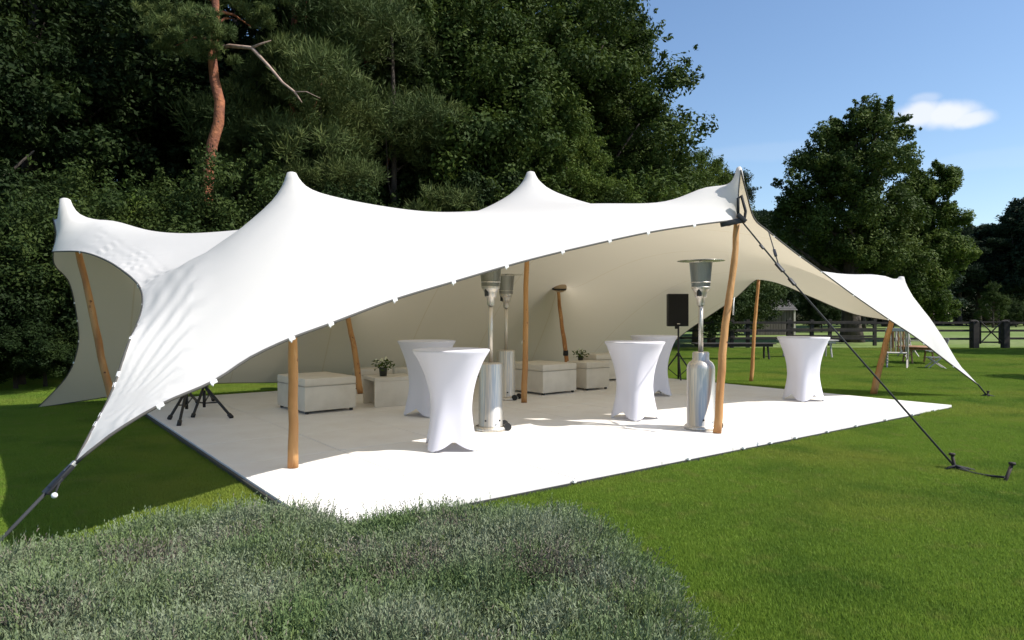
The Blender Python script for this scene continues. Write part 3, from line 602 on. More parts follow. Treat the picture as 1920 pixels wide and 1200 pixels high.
def pot_plant(p, lab, s=1, flowers=True, seed=0):
    rr = random.Random(seed); e = empty('flower_pot', p, label=lab, cat='flower pot', group='small potted plants on the low tables')
    b = NB(); lathe(b, [(0, 0), (.05*s, 0), (.062*s, .11*s), (.066*s, .12*s), (.05*s, .118*s), (0, .1*s)], 20); obj('pot', b, M['pot'], e, smooth=40)
    b = NB()
    for k in range(90):
        a = rr.uniform(0, 6.28); r = rr.uniform(.02, .17)*s; z = .12*s+rr.uniform(0, .13)*s-(r*.2); c = Vector((r*math.cos(a), r*math.sin(a), z))
        u = Vector((rr.gauss(0, 1), rr.gauss(0, 1), rr.gauss(0, .5))).normalized()*.035*s; v = u.cross(Vector((rr.gauss(0, 1), rr.gauss(0, 1), 1))).normalized()*.013*s
        b.faces.new([b.verts.new(c-u), b.verts.new(c+v), b.verts.new(c+u), b.verts.new(c-v)])
    obj('leaves', b, M['lf_light'], e)
    b = NB()
    for k in range(14 if flowers else 5):
        a = rr.uniform(0, 6.28); r = rr.uniform(.02, .14)*s
        bmesh.ops.create_icosphere(b, subdivisions=1, radius=.016*s, matrix=Matrix.Translation((r*math.cos(a), r*math.sin(a), .24*s+rr.uniform(-.04, .03)*s)))
    obj('blossoms', b, mat('blossom', (.6, .6, .42), .7), e)
p = G(704, 764, FZ)
pot_plant(Vector((p.x+.06, p.y+.34, FZ+.472)), 'dark pot of small pale flowers on the open low table', 1.15, True, 3)
p = G(1087, 727, FZ)
pot_plant(Vector((p.x+.03, p.y+.14, FZ+.522)), 'dark little plant on the narrow table between two ottomans', 1.0, False, 5)

# ------------------------------------------------------------------ speaker and stands
def tripod(e, r, ztop, zhub, n=3, a0=0, rad=.018, h=1.2):
    b = NB(); tube(b, [(0, 0, .06), (0, 0, h)], rad, 10); obj('pole', b, M['black'], e, smooth=50)
    b = NB(); lathe(b, [(rad*1.2, zhub-.04), (rad*2.1, zhub-.03), (rad*2.1, zhub+.03), (rad*1.2, zhub+.04)], 12); obj('collar', b, M['black'], e, smooth=50)
    for k in range(n):
        a = a0+2*math.pi*k/n; c, s_ = math.cos(a), math.sin(a)
        b = NB(); tube(b, [(c*.03, s_*.03, zhub), (c*r, s_*r, .02)], rad*.8, 8); lg = obj('leg', b, M['black'], e, smooth=50)
        b = NB(); bmesh.ops.create_icosphere(b, subdivisions=2, radius=rad*1.4, matrix=Matrix.Translation((c*r, s_*r, rad*1.4))); obj('rubber_foot', b, M['black'], lg, smooth=60)
        b = NB(); tube(b, [(c*.02, s_*.02, .12), (c*r*.55, s_*r*.55, .02+(zhub)*.45)], rad*.5, 6); obj('brace', b, M['black'], e, smooth=50)
sp_ = G(1272, 715)
e = empty('speaker_stand', sp_, label='black tripod stand under the loudspeaker behind the rear bar table', cat='stand'); tripod(e, .5, 0, .62, a0=.4, rad=.022, h=1.3)
hz = P(1272, 612, sp_.y).z
e = empty('loudspeaker', (sp_.x, sp_.y, hz), R(5), label='black box loudspeaker raised on the tripod near the back opening', cat='speaker')
b = NB(); box(b, (0, .17, .38), (.50, .34, .76), bev=.02)
for v in b.verts:
    if v.co.y > .2: v.co.x *= .72
obj('cabinet', b, M['black'], e, smooth=30)
b = NB(); box(b, (0, -.006, .38), (.46, .012, .72), bev=.004); obj('grille', b, M['speaker'], e)
b = NB(); lathe(b, [(0, -.06), (.035, -.06), (.035, 0), (0, 0)], 12, (0, .15, 0)); obj('socket', b, M['black'], e)
b = NB(); box(b, (0, -.014, .06), (.07, .006, .018)); obj('badge', b, M['steel'], e)
# two folded stands under the left sweep of the tent
def low_stand(hub, feet, lab, r=.022, top=.35):
    e = empty('music_stand', (hub.x, hub.y, FZ), label=lab, cat='stand', group='black tripod stands at the left edge of the floor')
    b = NB(); tube(b, [(0, 0, .1), (0, 0, top)], r, 10); obj('pole', b, M['black'], e, smooth=50)
    b = NB(); box(b, (0, 0, hub.z-FZ), (.09, .09, .1), bev=.015); obj('hub', b, M['black'], e, smooth=40)
    for f in feet:
        d = f-Vector((hub.x, hub.y, FZ)); b = NB(); tube(b, [(0, 0, hub.z-FZ), (d.x*.5, d.y*.5, (hub.z-FZ)*.52), (d.x, d.y, .025)], r*.9, 8); lg = obj('leg', b, M['black'], e, smooth=50)
        b = NB(); tube(b, [(d.x*.93, d.y*.93, .05), (d.x*1.03, d.y*1.03, .012)], r*1.4, 8); obj('rubber_foot', b, M['black'], lg, smooth=50)
        b = NB(); tube(b, [(0, 0, .16), (d.x*.55, d.y*.55, (hub.z-FZ)*.47)], r*.5, 6); obj('brace', b, M['black'], e, smooth=50)
low_stand(P(383, 722, 10.2), [G(433, 784, FZ), G(362, 783, FZ), G(400, 752, FZ)], 'black splayed tripod stand whose right foot stands clear on the floor')
low_stand(P(350, 730, 10.0), [G(318, 787, FZ), G(336, 798, FZ), G(370, 756, FZ)], 'black tripod stand half hidden by the low left hem of the tent', top=.4)

# ------------------------------------------------------------------ foliage generators
def leaf_mesh(name, clumps, n, size, seed, m, needle=False, up=.35, aspect=.5):
    """clumps: array (x, y, z, r). n leaves spread through them as small faces of their own."""
    rng = np.random.default_rng(seed); C = np.array(clumps, float)
    w_ = C[:, 3]**2; k = rng.choice(len(C), n, p=w_/w_.sum())
    d = rng.normal(size=(n, 3)); d /= np.linalg.norm(d, axis=1)[:, None]
    d[:, 2] += up*.5; rad = C[k, 3]*(1-rng.random(n)**2*.75)*(1+rng.normal(0, .08, n))
    c = C[k, :3]+d*rad[:, None]*np.array([1, 1, .9])
    nor = d+rng.normal(0, .55, (n, 3)); nor[:, 2] += up; nor /= np.linalg.norm(nor, axis=1)[:, None]
    t = rng.normal(size=(n, 3)); 
    if needle: t = d*1.1+rng.normal(0, .45, (n, 3)); t[:, 2] += .5; 
    t -= nor*(t*nor).sum(1)[:, None]*(0 if needle else 1); t /= np.linalg.norm(t, axis=1)[:, None]
    b = np.cross(nor, t); b /= np.maximum(1e-6, np.linalg.norm(b, axis=1))[:, None]
    s_ = size*(.6+.8*rng.random(n))[:, None]
    q = np.stack([c-t*s_, c+b*s_*aspect, c+t*s_, c-b*s_*aspect], 1).reshape(-1, 3)
    me = bpy.data.meshes.new(name); me.vertices.add(4*n); me.vertices.foreach_set('co', q.astype(np.float32).ravel())
    me.loops.add(4*n); me.loops.foreach_set('vertex_index', np.arange(4*n, dtype=np.int32))
    me.polygons.add(n); me.polygons.foreach_set('loop_start', np.arange(0, 4*n, 4, dtype=np.int32)); me.polygons.foreach_set('loop_total', np.full(n, 4, dtype=np.int32))
    me.materials.append(m); me.update(calc_edges=True); return me
def subclumps(blobs, per, seed, rs=(.3, .75), flat=1):
    rng = np.random.default_rng(seed); out_ = []
    for x, y, z, r in blobs:
        n = max(4, int(per*r*r))
        for i in range(n):
            d = rng.normal(size=3); d /= np.linalg.norm(d); d[2] = abs(d[2])*.9 if rng.random() < .35 else d[2]
            rr = r*(.45+.6*rng.random()**.5)
            out_.append((x+d[0]*rr, y+d[1]*rr, z+d[2]*rr*.85*flat, rng.uniform(*rs)*min(1, .45+r/4)))
    for x, y, z, r in blobs:                 # thin sprays standing out of the outline
        for i in range(int(6+4*r)):
            d = rng.normal(size=3); d[2] = abs(d[2])*1.1; d /= np.linalg.norm(d)
            for k_ in range(3):
                f = .95+.16*k_*rng.uniform(.7, 1.3); out_.append((x+d[0]*r*f, y+d[1]*r*f, z+d[2]*r*f*flat, rs[0]*(.9-.22*k_)*min(1, .4+r/2)))
    return out_
def wood_mesh(name, h, r, seed, limbs, m, wob=.15, n=10):
    rr = random.Random(seed); bm = NB(); pts = []; ph = rr.uniform(0, 6)
    for i in range(n+1):
        t = i/n; pts.append(Vector((wob*math.sin(t*4+ph)*t, wob*math.cos(t*3.1+ph)*t, h*t-.15*(i == 0))))
    tube(bm, pts, [r*(1.45 if i == 0 else 1.1-.85*i/n) for i in range(n+1)], 10)
    for (x, y, z, rr_) in limbs:
        t0 = max(.2, min(.95, (z-.3*math.hypot(x, y)-.6)/h)); k = t0*n; i = int(k); b0 = pts[min(i, n)]
        mid = b0.lerp(Vector((x, y, z)), .5)+Vector((rr.uniform(-.3, .3), rr.uniform(-.3, .3), -.25)); rb = r*(1.05-.85*t0)*.55
        tube(bm, [b0, mid, Vector((x, y, z))], [rb, rb*.6, rb*.2], 6)
    me = bpy.data.meshes.new(name)
    for f in bm.faces: f.smooth = True
    bm.to_mesh(me); bm.free(); me.materials.append(m); return me
def make_blobs(kind, h, seed):
    rr = random.Random(seed); B = []
    if kind == 'broad':
        for i in range(15):
            z = h*rr.uniform(.22, .9); u = z/h; R_ = h*.27*math.sin(min(1, .35+u*.75)*math.pi)**.6
            a = i*2.4+rr.uniform(-.4, .4); B.append((R_*math.cos(a)*.85, R_*math.sin(a)*.85, z, h*rr.uniform(.10, .15)))
        B.append((0, 0, h*.9, h*.11)); B.append((0, 0, h*.6, h*.2))
    if kind == 'pine':
        for i in range(22):
            z = h*rr.uniform(.34, .97); u = z/h; R_ = h*.21*(1.25-u)*rr.uniform(.5, 1.25)
            a = i*2.4+rr.uniform(-.6, .6); B.append((R_*math.cos(a), R_*math.sin(a), z, h*rr.uniform(.055, .095)))
        B.append((0, 0, h*.96, h*.06))
    if kind == 'pine_low':
        for i in range(34):
            z = h*rr.uniform(.12, .97); u = z/h; R_ = h*.22*(1.15-u)*rr.uniform(.5, 1.2)
            a = i*2.4+rr.uniform(-.6, .6); B.append((R_*math.cos(a), R_*math.sin(a), z, h*rr.uniform(.06, .09)))
    if kind == 'bush':
        for i in range(10):
            a = i*2.4; z = h*rr.uniform(.25, .78); R_ = h*.34*rr.uniform(.4, 1); B.append((R_*math.cos(a), R_*math.sin(a), z, h*rr.uniform(.18, .26)))
        B.append((0, 0, h*.45, h*.3))
    return B
LIB = {}
def variety(key, kind, h, seed, m, n, size, per, rs, needle=False, bark='bark', tr=.2, aspect=.5):
    B = make_blobs(kind, h, seed); sc = subclumps(B, per, seed, rs, .75 if kind.startswith('pine') else 1)
    LIB[key] = (h, leaf_mesh('crown', sc, n, size, seed, m, needle, aspect=aspect), wood_mesh('trunk', h*.9 if kind != 'bush' else h*.6, tr, seed, [b for b in B if kind != 'bush'][:14], M[bark]))
variety('oak1', 'broad', 12, 11, M['lf_oak'], 100000, .062, 8, (.2, .8), tr=.26)
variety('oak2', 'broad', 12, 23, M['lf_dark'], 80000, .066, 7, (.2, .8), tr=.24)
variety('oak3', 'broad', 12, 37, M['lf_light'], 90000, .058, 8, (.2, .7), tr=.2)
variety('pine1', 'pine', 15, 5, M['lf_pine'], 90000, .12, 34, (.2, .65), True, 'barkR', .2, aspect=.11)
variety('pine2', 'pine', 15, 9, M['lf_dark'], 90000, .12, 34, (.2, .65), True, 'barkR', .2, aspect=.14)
variety('pine3', 'pine_low', 13, 71, M['lf_pine'], 110000, .10, 34, (.2, .6), True, 'bark', .14, aspect=.12)
variety('bush1', 'bush', 4, 3, M['lf_bush'], 72000, .033, 40, (.12, .5), tr=.06)
variety('bush2', 'bush', 4, 8, M['lf_dark'], 68000, .035, 40, (.12, .5), tr=.06)
variety('bush3', 'bush', 4, 15, M['lf_light'], 60000, .032, 40, (.12, .45), tr=.05)
variety('far1', 'broad', 14, 41, M['lf_far'], 34000, .15, 5, (.4, 1.0), tr=.25)
variety('far2', 'pine', 16, 44, M['lf_far'], 34000, .18, 12, (.4, .8), True, tr=.22, aspect=.25)
def plant(key, px, Y, h, lab, rz=None, grp=None, name=None, cat=None, wide=1.0, X=None):
    h0, cr_, wd = LIB[key]; s_ = h/h0; rz = random.uniform(0, 6.28) if rz is None else rz
    nm = name or {'o': 'oak_tree', 'p': 'pine_tree', 'b': 'bush', 'f': 'distant_tree'}[key[0]]
    e = empty(nm, ((px-960)/FPX*Y if X is None else X, Y, 0), rz, label=lab, cat=cat or ('bush' if key[0] == 'b' else 'tree'), group=grp)
    c = link('crown', cr_, None, e); t = link('trunk', wd, None, e)
    for o in (c, t): o.scale = (s_*wide, s_*wide, s_)
    return e
def hz_at(py, Y): return H0+(HOR-py)/FPX*Y
# ------------------------------------------------------------------ wood behind the tent
WG = 'trees of the dark wood behind the tent'; BG = 'undergrowth at the foot of the wood'
wood = [
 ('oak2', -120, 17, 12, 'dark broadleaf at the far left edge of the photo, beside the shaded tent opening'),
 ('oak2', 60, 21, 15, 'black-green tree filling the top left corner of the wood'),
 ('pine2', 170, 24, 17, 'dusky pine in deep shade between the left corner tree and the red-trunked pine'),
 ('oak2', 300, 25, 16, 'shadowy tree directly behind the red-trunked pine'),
 ('pine1', 545, 22.5, 16, 'olive pine whose boughs hang over the second tent peak from the left'),
 ('pine1', 690, 25, 17, 'tall pine with fine needles right of the dead bare branch'),
 ('oak2', 620, 29, 19, 'dark tree at the top edge left of the wood\'s centre'),
 ('pine3', 735, 24, 14.5, 'feathery olive pine over the right slope of the second tent peak'),
 ('pine3', 600, 21.5, 10.5, 'lower feathery pine just right of the second tent peak'),
 ('pine3', 480, 22.5, 11.0, 'feathery pine under the tip of the dead branch'),
 ('oak1', 830, 28, 17, 'leafy green tree above the sagging cloth left of the middle tent peak'),
 ('oak2', 790, 33, 20, 'tall shaded tree rising at the back of the wood over its centre'),
 ('oak1', 925, 28, 16.5, 'broad oak directly above the middle tent peak'),
 ('oak1', 1060, 31, 18.5, 'large oak whose upper right boughs lean against the blue sky'),
 ('pine2', 1135, 34, 17.5, 'dark pine on the wood\'s right shoulder, its boughs jagged on the sky'),
 ('oak1', 1165, 31, 11.5, 'lower green oak on the right slope of the wood'),
 ('oak3', 1060, 27, 9.5, 'lighter fresh green tree low between the middle and right tent peaks'),
 ('oak1', 1215, 36, 12.2, 'rounded tree stepping down at the right end of the wood'),
 ('oak3', 1305, 38, 10.6, 'small thin-topped tree, last of the wood before open sky'),
 ('oak2', 1370, 46, 11.0, 'dark small tree just peeping out behind the right front tent peak')]
for k, px, Y, h, lab in wood: plant(k, px, Y, h, lab, grp=WG)
bush = [('bush2', -40, 13.6, 3.6, 'dark bush at the far left beside the strip of sunlit grass'), ('bush1', 40, 14.8, 5.2, 'green bush lit at its top, left of the leftmost tent peak'),
 ('bush2', 130, 17.5, 5.0, 'dark bush behind the leftmost tent peak'), ('bush1', 215, 17, 5.4, 'leafy bush over the sag right of the leftmost tent peak'),
 ('bush3', 290, 18, 4.8, 'yellow green bush beneath the red pine trunk'), ('bush1', 388, 17.6, 5.7, 'bush wrapped round the foot of the red pine trunk'),
 ('bush1', 460, 19, 6.2, 'bush left of the second tent peak'), ('bush2', 560, 20.5, 6.5, 'tall dark bush behind the second tent peak'),
 ('bush1', 650, 21, 6.8, 'big bush right of the second tent peak'), ('bush1', 740, 22.5, 6.6, 'wide bush above the long sag of the cloth'),
 ('bush2', 830, 24, 6.4, 'dark bush in the middle of the long sag'), ('bush2', 910, 25, 6.6, 'shaded bush left of the middle tent peak'),
 ('bush1', 1060, 26, 6.8, 'bush right of the middle tent peak'), ('bush3', 1150, 28, 7.2, 'lighter bush above the sag left of the right front peak'),
 ('bush1', 1240, 30, 7.4, 'bush filling the gap above the right sag of the cloth'), ('bush1', 1330, 34, 7.2, 'bush touching the left side of the right front peak')]
for k, px, Y, h, lab in bush: plant(k, px, Y, h, lab, grp=BG)
for k, px, Y, h, lab in (('bush2', -30, 13.2, 1.9, 'low dark bush at the far left edge of the lawn'), ('bush1', 30, 14.0, 1.8, 'low green bush touching the sunlit grass strip on the left'), ('bush2', 85, 14.4, 1.7, 'low dark bush beside the drooping back left tip of the tent'), ('bush2', -90, 15.6, 3.0, 'mid-height dark bush beyond the left edge'), ('bush2', 10, 16.5, 3.2, 'mid-height dark bush behind the low ones at the left'), ('bush2', 75, 17, 3.2, 'mid-height dark bush left of the shaded tent opening')):
    plant(k, px, Y, h, lab, grp=BG, wide=1.5)
# dense dark filling deeper in the wood
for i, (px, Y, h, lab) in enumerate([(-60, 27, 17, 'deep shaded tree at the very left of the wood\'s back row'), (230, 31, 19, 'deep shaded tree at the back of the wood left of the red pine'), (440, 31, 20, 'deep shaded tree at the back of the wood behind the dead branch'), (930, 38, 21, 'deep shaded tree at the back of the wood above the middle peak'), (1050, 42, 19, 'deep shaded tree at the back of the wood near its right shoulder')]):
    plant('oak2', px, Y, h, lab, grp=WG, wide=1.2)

# the red-trunked pine with its dead branch
def red_pine():
    Y = 18.8; base = Vector(((396-960)/FPX*Y, Y, 0))
    e = empty('pine_tree', base, label='tall pine with a bare orange-red trunk and one pale dead branch', cat='tree', group=WG)
    L = lambda px, py, dy=0: P(px, py, Y+dy)-base
    bm = NB(); tube(bm, [Vector((.15, 0, -.1)), L(383, 420), L(392, 320), L(398, 270), L(410, 230), L(412, 190), L(402, 150), L(398, 110), L(402, 60), L(405, 20), L(400, -60), L(404, -180), L(400, -330)],
                    [.21, .17, .15, .145, .14, .135, .13, .12, .105, .1, .09, .07, .04], 14)
    obj('trunk', bm, M['barkR'], e, smooth=80)
    bm = NB(); tube(bm, [L(402, 92), L(430, 86, -.3), L(472, 90, -.6), L(505, 125, -.8), L(530, 155, -.9), L(552, 172, -.9), L(566, 192, -.9)], [.06, .055, .05, .04, .035, .03, .015], 8)
    tube(bm, [L(470, 90, -.6), L(490, 82, -.7), L(508, 76, -.8)], [.04, .025, .01], 6)
    tube(bm, [L(552, 172, -.9), L(575, 172, -1), L(600, 184, -1.1)], [.018, .012, .005], 6)
    obj('dead_branch', bm, M['deadwood'], e, smooth=80)
    for (a, b) in (((398, 40), (340, 30)), ((403, 70), (320, 90)), ((404, 20), (470, 50)), ((401, 50), (440, 35)), ((400, 0), (300, -20)), ((404, -40), (520, -30))):
        p0 = L(*a); p1 = L(*b, random.uniform(-1, 1)); bm = NB(); tube(bm, [p0, p0.lerp(p1, .5)+Vector((0, 0, .12)), p1], [.05, .035, .012], 6); obj('limb', bm, M['barkR'], e, smooth=80)
    B = []
    for px, py, r, dy in [(275, 35, .45, -.6), (310, 60, .5, -.9), (350, 82, .5, -.9), (390, 70, .42, -1), (405, 48, .4, -1), (340, 35, .5, -.5), (375, 30, .4, -1), (420, 65, .3, -.7), (310, 98, .3, -.5), (360, 106, .28, -.8), (405, 98, .26, -.8), (290, 10, .5, 0), (330, -10, .6, 0), (445, 120, .22, 0), (430, 0, .55, .5), (480, 30, .5, .4), (350, -80, .9, 0), (450, -90, .9, 0), (400, -180, 1, 0), (380, -280, .8, 0), (410, -340, .6, 0), (520, -20, .6, .3), (270, -60, .6, 0)]:
        q = L(px, py, dy); B.append((q.x, q.y, q.z, r))
    me = leaf_mesh('crown', subclumps(B, 60, 6, (.14, .3), .7), 52000, .09, 6, leaf_mat('sunlit_pine_needle', (.085, .12, .035), (.14, .165, .05), (.06, .09, .03), tr=.2, nscale=1.2), True, aspect=.10); link('crown', me, None, e)  # needle colours lightened so the crown looks sunlit
red_pine()

# ------------------------------------------------------------------ big free standing tree and neighbour
def custom_tree(px, Y, blobs, m, n, size, lab, tr, seed, name, rs=(.25, .95), per=5):
    base = Vector(((px-960)/FPX*Y, Y, 0)); e = empty(name, base, label=lab, cat='tree')
    B = []
    for bx, by, rp, dy in blobs:
        q = P(bx, by, Y+dy)-base; B.append((q.x, q.y, q.z, rp/FPX*Y))
    link('crown', leaf_mesh('crown', subclumps(B, per, seed, rs)+[(b_[0], b_[1], b_[2], b_[3]*.42) for b_ in B], n, size, seed, m, up=.2), None, e)
    link('trunk', wood_mesh('trunk', B[0][2]+2, tr, seed, B[1:], M['bark'], wob=.3), None, e)
custom_tree(1597, 38.5, [(1585, 340, 62, .5), (1560, 430, 60, 1), (1640, 400, 60, .5), (1620, 500, 64, 1), (1500, 395, 45, .5), (1660, 270, 45, .5), (1590, 285, 60, .5), (1480, 420, 35, .5), (1560, 520, 50, 2), (1600, 330, 60, 0), (1605, 250, 40, 0), (1650, 240, 42, -1), (1560, 262, 36, 1), (1628, 222, 34, 0), (1540, 320, 52, 0), (1490, 350, 30, 0), (1478, 385, 22, 1), (1640, 330, 60, -1.5), (1580, 410, 66, -1), (1520, 400, 40, 1), (1660, 420, 60, 1), (1600, 480, 62, 0), (1530, 470, 40, 0), (1680, 500, 55, 0), (1540, 540, 40, 2), (1610, 560, 35, -2), (1670, 290, 36, 1.5), (1690, 560, 40, 1), (1475, 450, 18, 0), (1500, 510, 22, 1)], M['lf_lawn'], 130000, .085, 'big dark free-standing tree on the lawn behind the right arm of the tent', .5, 77, 'lawn_tree')
custom_tree(1745, 41, [(1740, 400, 42, 0), (1715, 360, 32, 0), (1770, 350, 30, 0), (1762, 325, 20, 0), (1700, 320, 22, .5), (1780, 420, 34, 0), (1720, 460, 48, 0), (1775, 480, 38, -1), (1740, 530, 44, -1), (1765, 580, 26, -1), (1720, 580, 26, 0)], M['lf_light'], 80000, .08, 'brighter green tree leaning on the right side of the big lawn tree', .25, 78, 'lawn_tree', per=12)
# far trees
FG = 'trees of the far treeline'
far = [(1440, 62, 400, 'broad dark far tree behind the rope from the right front peak'), (1480, 75, 440, 'dark far tree seen through the gap left of the big lawn tree'), (1530, 80, 430, 'far tree hidden behind the left side of the big lawn tree'),
 (1410, 70, 400, 'far dark tree close to the right front tent peak'), (1590, 85, 440, 'far tree behind the trunk of the big lawn tree'), (1660, 90, 430, 'far tree behind the right half of the big lawn tree'),
 (1800, 95, 430, 'far conifer just right of the brighter lawn tree'), (1835, 100, 425, 'far tree over the gate\'s left post'), (1868, 105, 432, 'low-topped far tree above the gate'), (1898, 95, 405, 'far tree near the right edge of the photo'),
 (1925, 95, 375, 'tall far tree at the right edge of the photo'), (1985, 90, 380, 'far tree beyond the right edge'), (1300, 75, 470, 'far tree seen through the tent\'s back opening'), (1350, 80, 470, 'far tree above the rear opening by the slim pole'), (1760, 100, 430, 'far tree peeping right of the lawn trees'), (1620, 70, 470, 'far dark tree behind the middle of the lawn tree'), (1720, 75, 470, 'far dark tree behind the lower right boughs of the lawn trees')]
for i, (px, Y, py, lab) in enumerate(far): plant('far1' if i % 3 else 'far2', px, Y, hz_at(py, Y), lab, grp=FG, name='distant_tree', wide=1.5 if px < 1900 else 1.0)
# wooded backdrop behind, read as one mass
bl = [(x*1.0, random.uniform(118, 135), random.uniform(2, 13), random.uniform(3.5, 5.5)) for x in np.linspace(5, 150, 90)]
me = leaf_mesh('far_wood', subclumps(bl, 1.6, 9, (1.0, 2.2)), 90000, .42, 9, M['lf_far'])
bl = [(x, random.uniform(112, 118), random.uniform(.5, 3), random.uniform(1.6, 2.6)) for x in np.linspace(0, 140, 110)]
tag(link('far_undergrowth', leaf_mesh('far_undergrowth', subclumps(bl, 2.5, 19, (.6, 1.3)), 50000, .3, 19, M['lf_far'])), 'low dark undergrowth along the foot of the far wood', 'undergrowth', kind='stuff')
tag(link('far_wood', me), 'continuous dark wood closing the far side of the paddock', 'wood', kind='stuff')
plant('oak1', 1862, 80, 5.2, 'young green tree in front of the far wood, above the gate', grp=FG, name='young_tree')
plant('bush1', 1905, 85, 4.4, 'young bush in front of the far wood at the right edge', grp=FG)
plant('bush1', 1310, 50, 6.0, 'bush behind the fence seen under the tent by the speaker', grp='bushes behind the paddock fence')
plant('bush1', 1375, 52, 5.6, 'bush behind the fence left of the grey shed', grp='bushes behind the paddock fence')
plant('bush2', 1440, 75, 7.0, 'tall dark bush standing behind the grey shed', grp='bushes behind the paddock fence')
plant('bush2', 1540, 60, 4.5, 'dark bush right of the grey shed', grp='bushes behind the paddock fence')
# low hedge line at the back of the paddock
hb = [(x, 100+random.uniform(-1, 1), random.uniform(.2, .7), random.uniform(.8, 1.2)) for x in np.linspace(15, 120, 110)]
me = leaf_mesh('hedge', subclumps(hb, 6, 12, (.4, .7)), 30000, .2, 12, leaf_mat('dry_hedge', (.06, .07, .03), (.11, .09, .06), (.05, .06, .03)))
tag(link('hedge', me), 'low brownish hedge along the far side of the paddock', 'hedge', kind='stuff')
# trees standing outside the frame whose shade falls on the lawn
plant('oak1', 0, 25.5, 12, 'tree beyond the right edge whose shade bands the lawn', X=27.5, grp='trees beyond the right edge')
plant('oak1', 0, 28, 12, 'second tree beyond the right edge shading the fence line', X=36, grp='trees beyond the right edge')
plant('bush3', 0, 15.9, 2.6, 'unseen bush added beyond the right edge to cast a small dark patch', X=14.3, grp='trees beyond the right edge')  # out of view, added only for the small shadow it casts

# ------------------------------------------------------------------ paddock fence, gate, shed
def fence(pxs, Y, lab, rails=(1.18, .84, .48), h=1.32, pw=.16):
    X = [(p-960)/FPX*Y for p in pxs]; e = empty('paddock_fence', (X[0], Y, 0), label=lab, cat='fence', group='dark post and rail fences')
    for i, x in enumerate(X):
        b = NB(); box(b, (0, 0, h/2), (pw, .12, h), bev=.012); obj('post', b, M['fence'], e, loc=(x-X[0], 0, 0))
    for a, c in zip(X, X[1:]):
        for z in rails:
            b = NB(); box(b, (0, 0, 0), (c-a-.002, .04, .095), bev=.006); o = obj('rail', b, M['fence'], e, loc=((a+c)/2-X[0], -.082, z+random.uniform(-.012, .012))); o.rotation_euler = (0, random.uniform(-.004, .004), 0)
    return e
YF = 30.6
fence([1822-150*i-0 for i in range(4)][::-1], YF, 'dark rail fence running from behind the tent to the left gate post', )
fence([1255, 1312, 1338, 1402, 1478], YF+.6, 'dark fence stretch seen under the tent behind the rear pole')
fence([1482, 1556, 1640], YF+3.5, 'dark fence stretch crossing behind the big lawn tree')
fence([1889, 1990, 2100], YF, 'dark rail fence right of the gate at the edge of the photo')
XG = lambda p: (p-960)/FPX*YF
for p, lab in ((1824, 'thick dark gate post left of the crossed gate'), (1881, 'thick dark gate post right of the crossed gate')):
    e = empty('gate_post', (XG(p), YF-.12, 0), label=lab, cat='gate post', group='gate posts')
    b = NB(); box(b, (0, 0, .62), (.27, .25, 1.24), bev=.02); obj('post', b, M['fence'], e)
    b = NB(); lathe(b, [(.2, 1.24), (.2, 1.26), (.05, 1.32), (0, 1.33)], 4); obj('cap', b, M['fence'], e)
e = empty('gate', (XG(1834), YF-.15, 0), label='small dark wooden gate with crossed braces in the fence', cat='gate')
gw = XG(1872)-XG(1834)
for z in (.32, .78, 1.22):
    b = NB(); box(b, (gw/2, 0, z), (gw, .045, .07), bev=.004); obj('bar', b, M['fence'], e)
for a, c in (((0, .32), (gw, 1.22)), ((0, 1.22), (gw, .32))):
    b = NB(); tube(b, [(a[0], -.045, a[1]), (c[0], -.045, c[1])], .032, 4); obj('brace', b, M['fence'], e)
for x in (.03, gw-.03):
    b = NB(); box(b, (x, .048, .77), (.06, .045, 1.05), bev=.004); obj('stile', b, M['fence'], e)
# grey shed
YS = 52; x0 = (1420-960)/FPX*YS; x1 = (1490-960)/FPX*YS; zt = hz_at(560, YS)
e = empty('shed', (x0, YS, 0), label='small grey boarded shed behind the fence, framed by the rear opening', cat='shed')
wS = x1-x0
b = NB(); box(b, (wS/2, 1.6, .95), (wS-.1, 3.1, 1.9)); obj('wall', b, M['shed'], e)
for k in range(14):
    b = NB(); box(b, (wS*(k+.5)/14, .02, .95), (wS/14-.03, .05, 1.86)); obj('board', b, M['shed'], e)
b = NB()
vs = [b.verts.new(p) for p in ((-.15, -.2, 1.9), (wS+.15, -.2, 1.9), (wS+.15, 1.6, zt), (-.15, 1.6, zt), (-.15, 3.4, 1.9), (wS+.15, 3.4, 1.9))]
b.faces.new((vs[0], vs[1], vs[2], vs[3])); b.faces.new((vs[3], vs[2], vs[5], vs[4])); b.faces.new((vs[0], vs[3], vs[4])); b.faces.new((vs[1], vs[5], vs[2])); b.faces.new((vs[0], vs[4], vs[5], vs[1]))
obj('roof', b, M['shed_roof'], e)
for k in range(6):
    b = NB(); t = (k+.5)/6; box(b, (wS/2, -.2+1.8*t, 1.93+(zt-1.9)*t), (wS+.28, .04, .05), bev=.005); obj('roof_batten', b, M['shed_roof'], e)
b = NB(); box(b, (wS-.02, -.03, 1.0), (.14, .06, 2.0)); obj('corner_board', b, M['whitewood'], e)

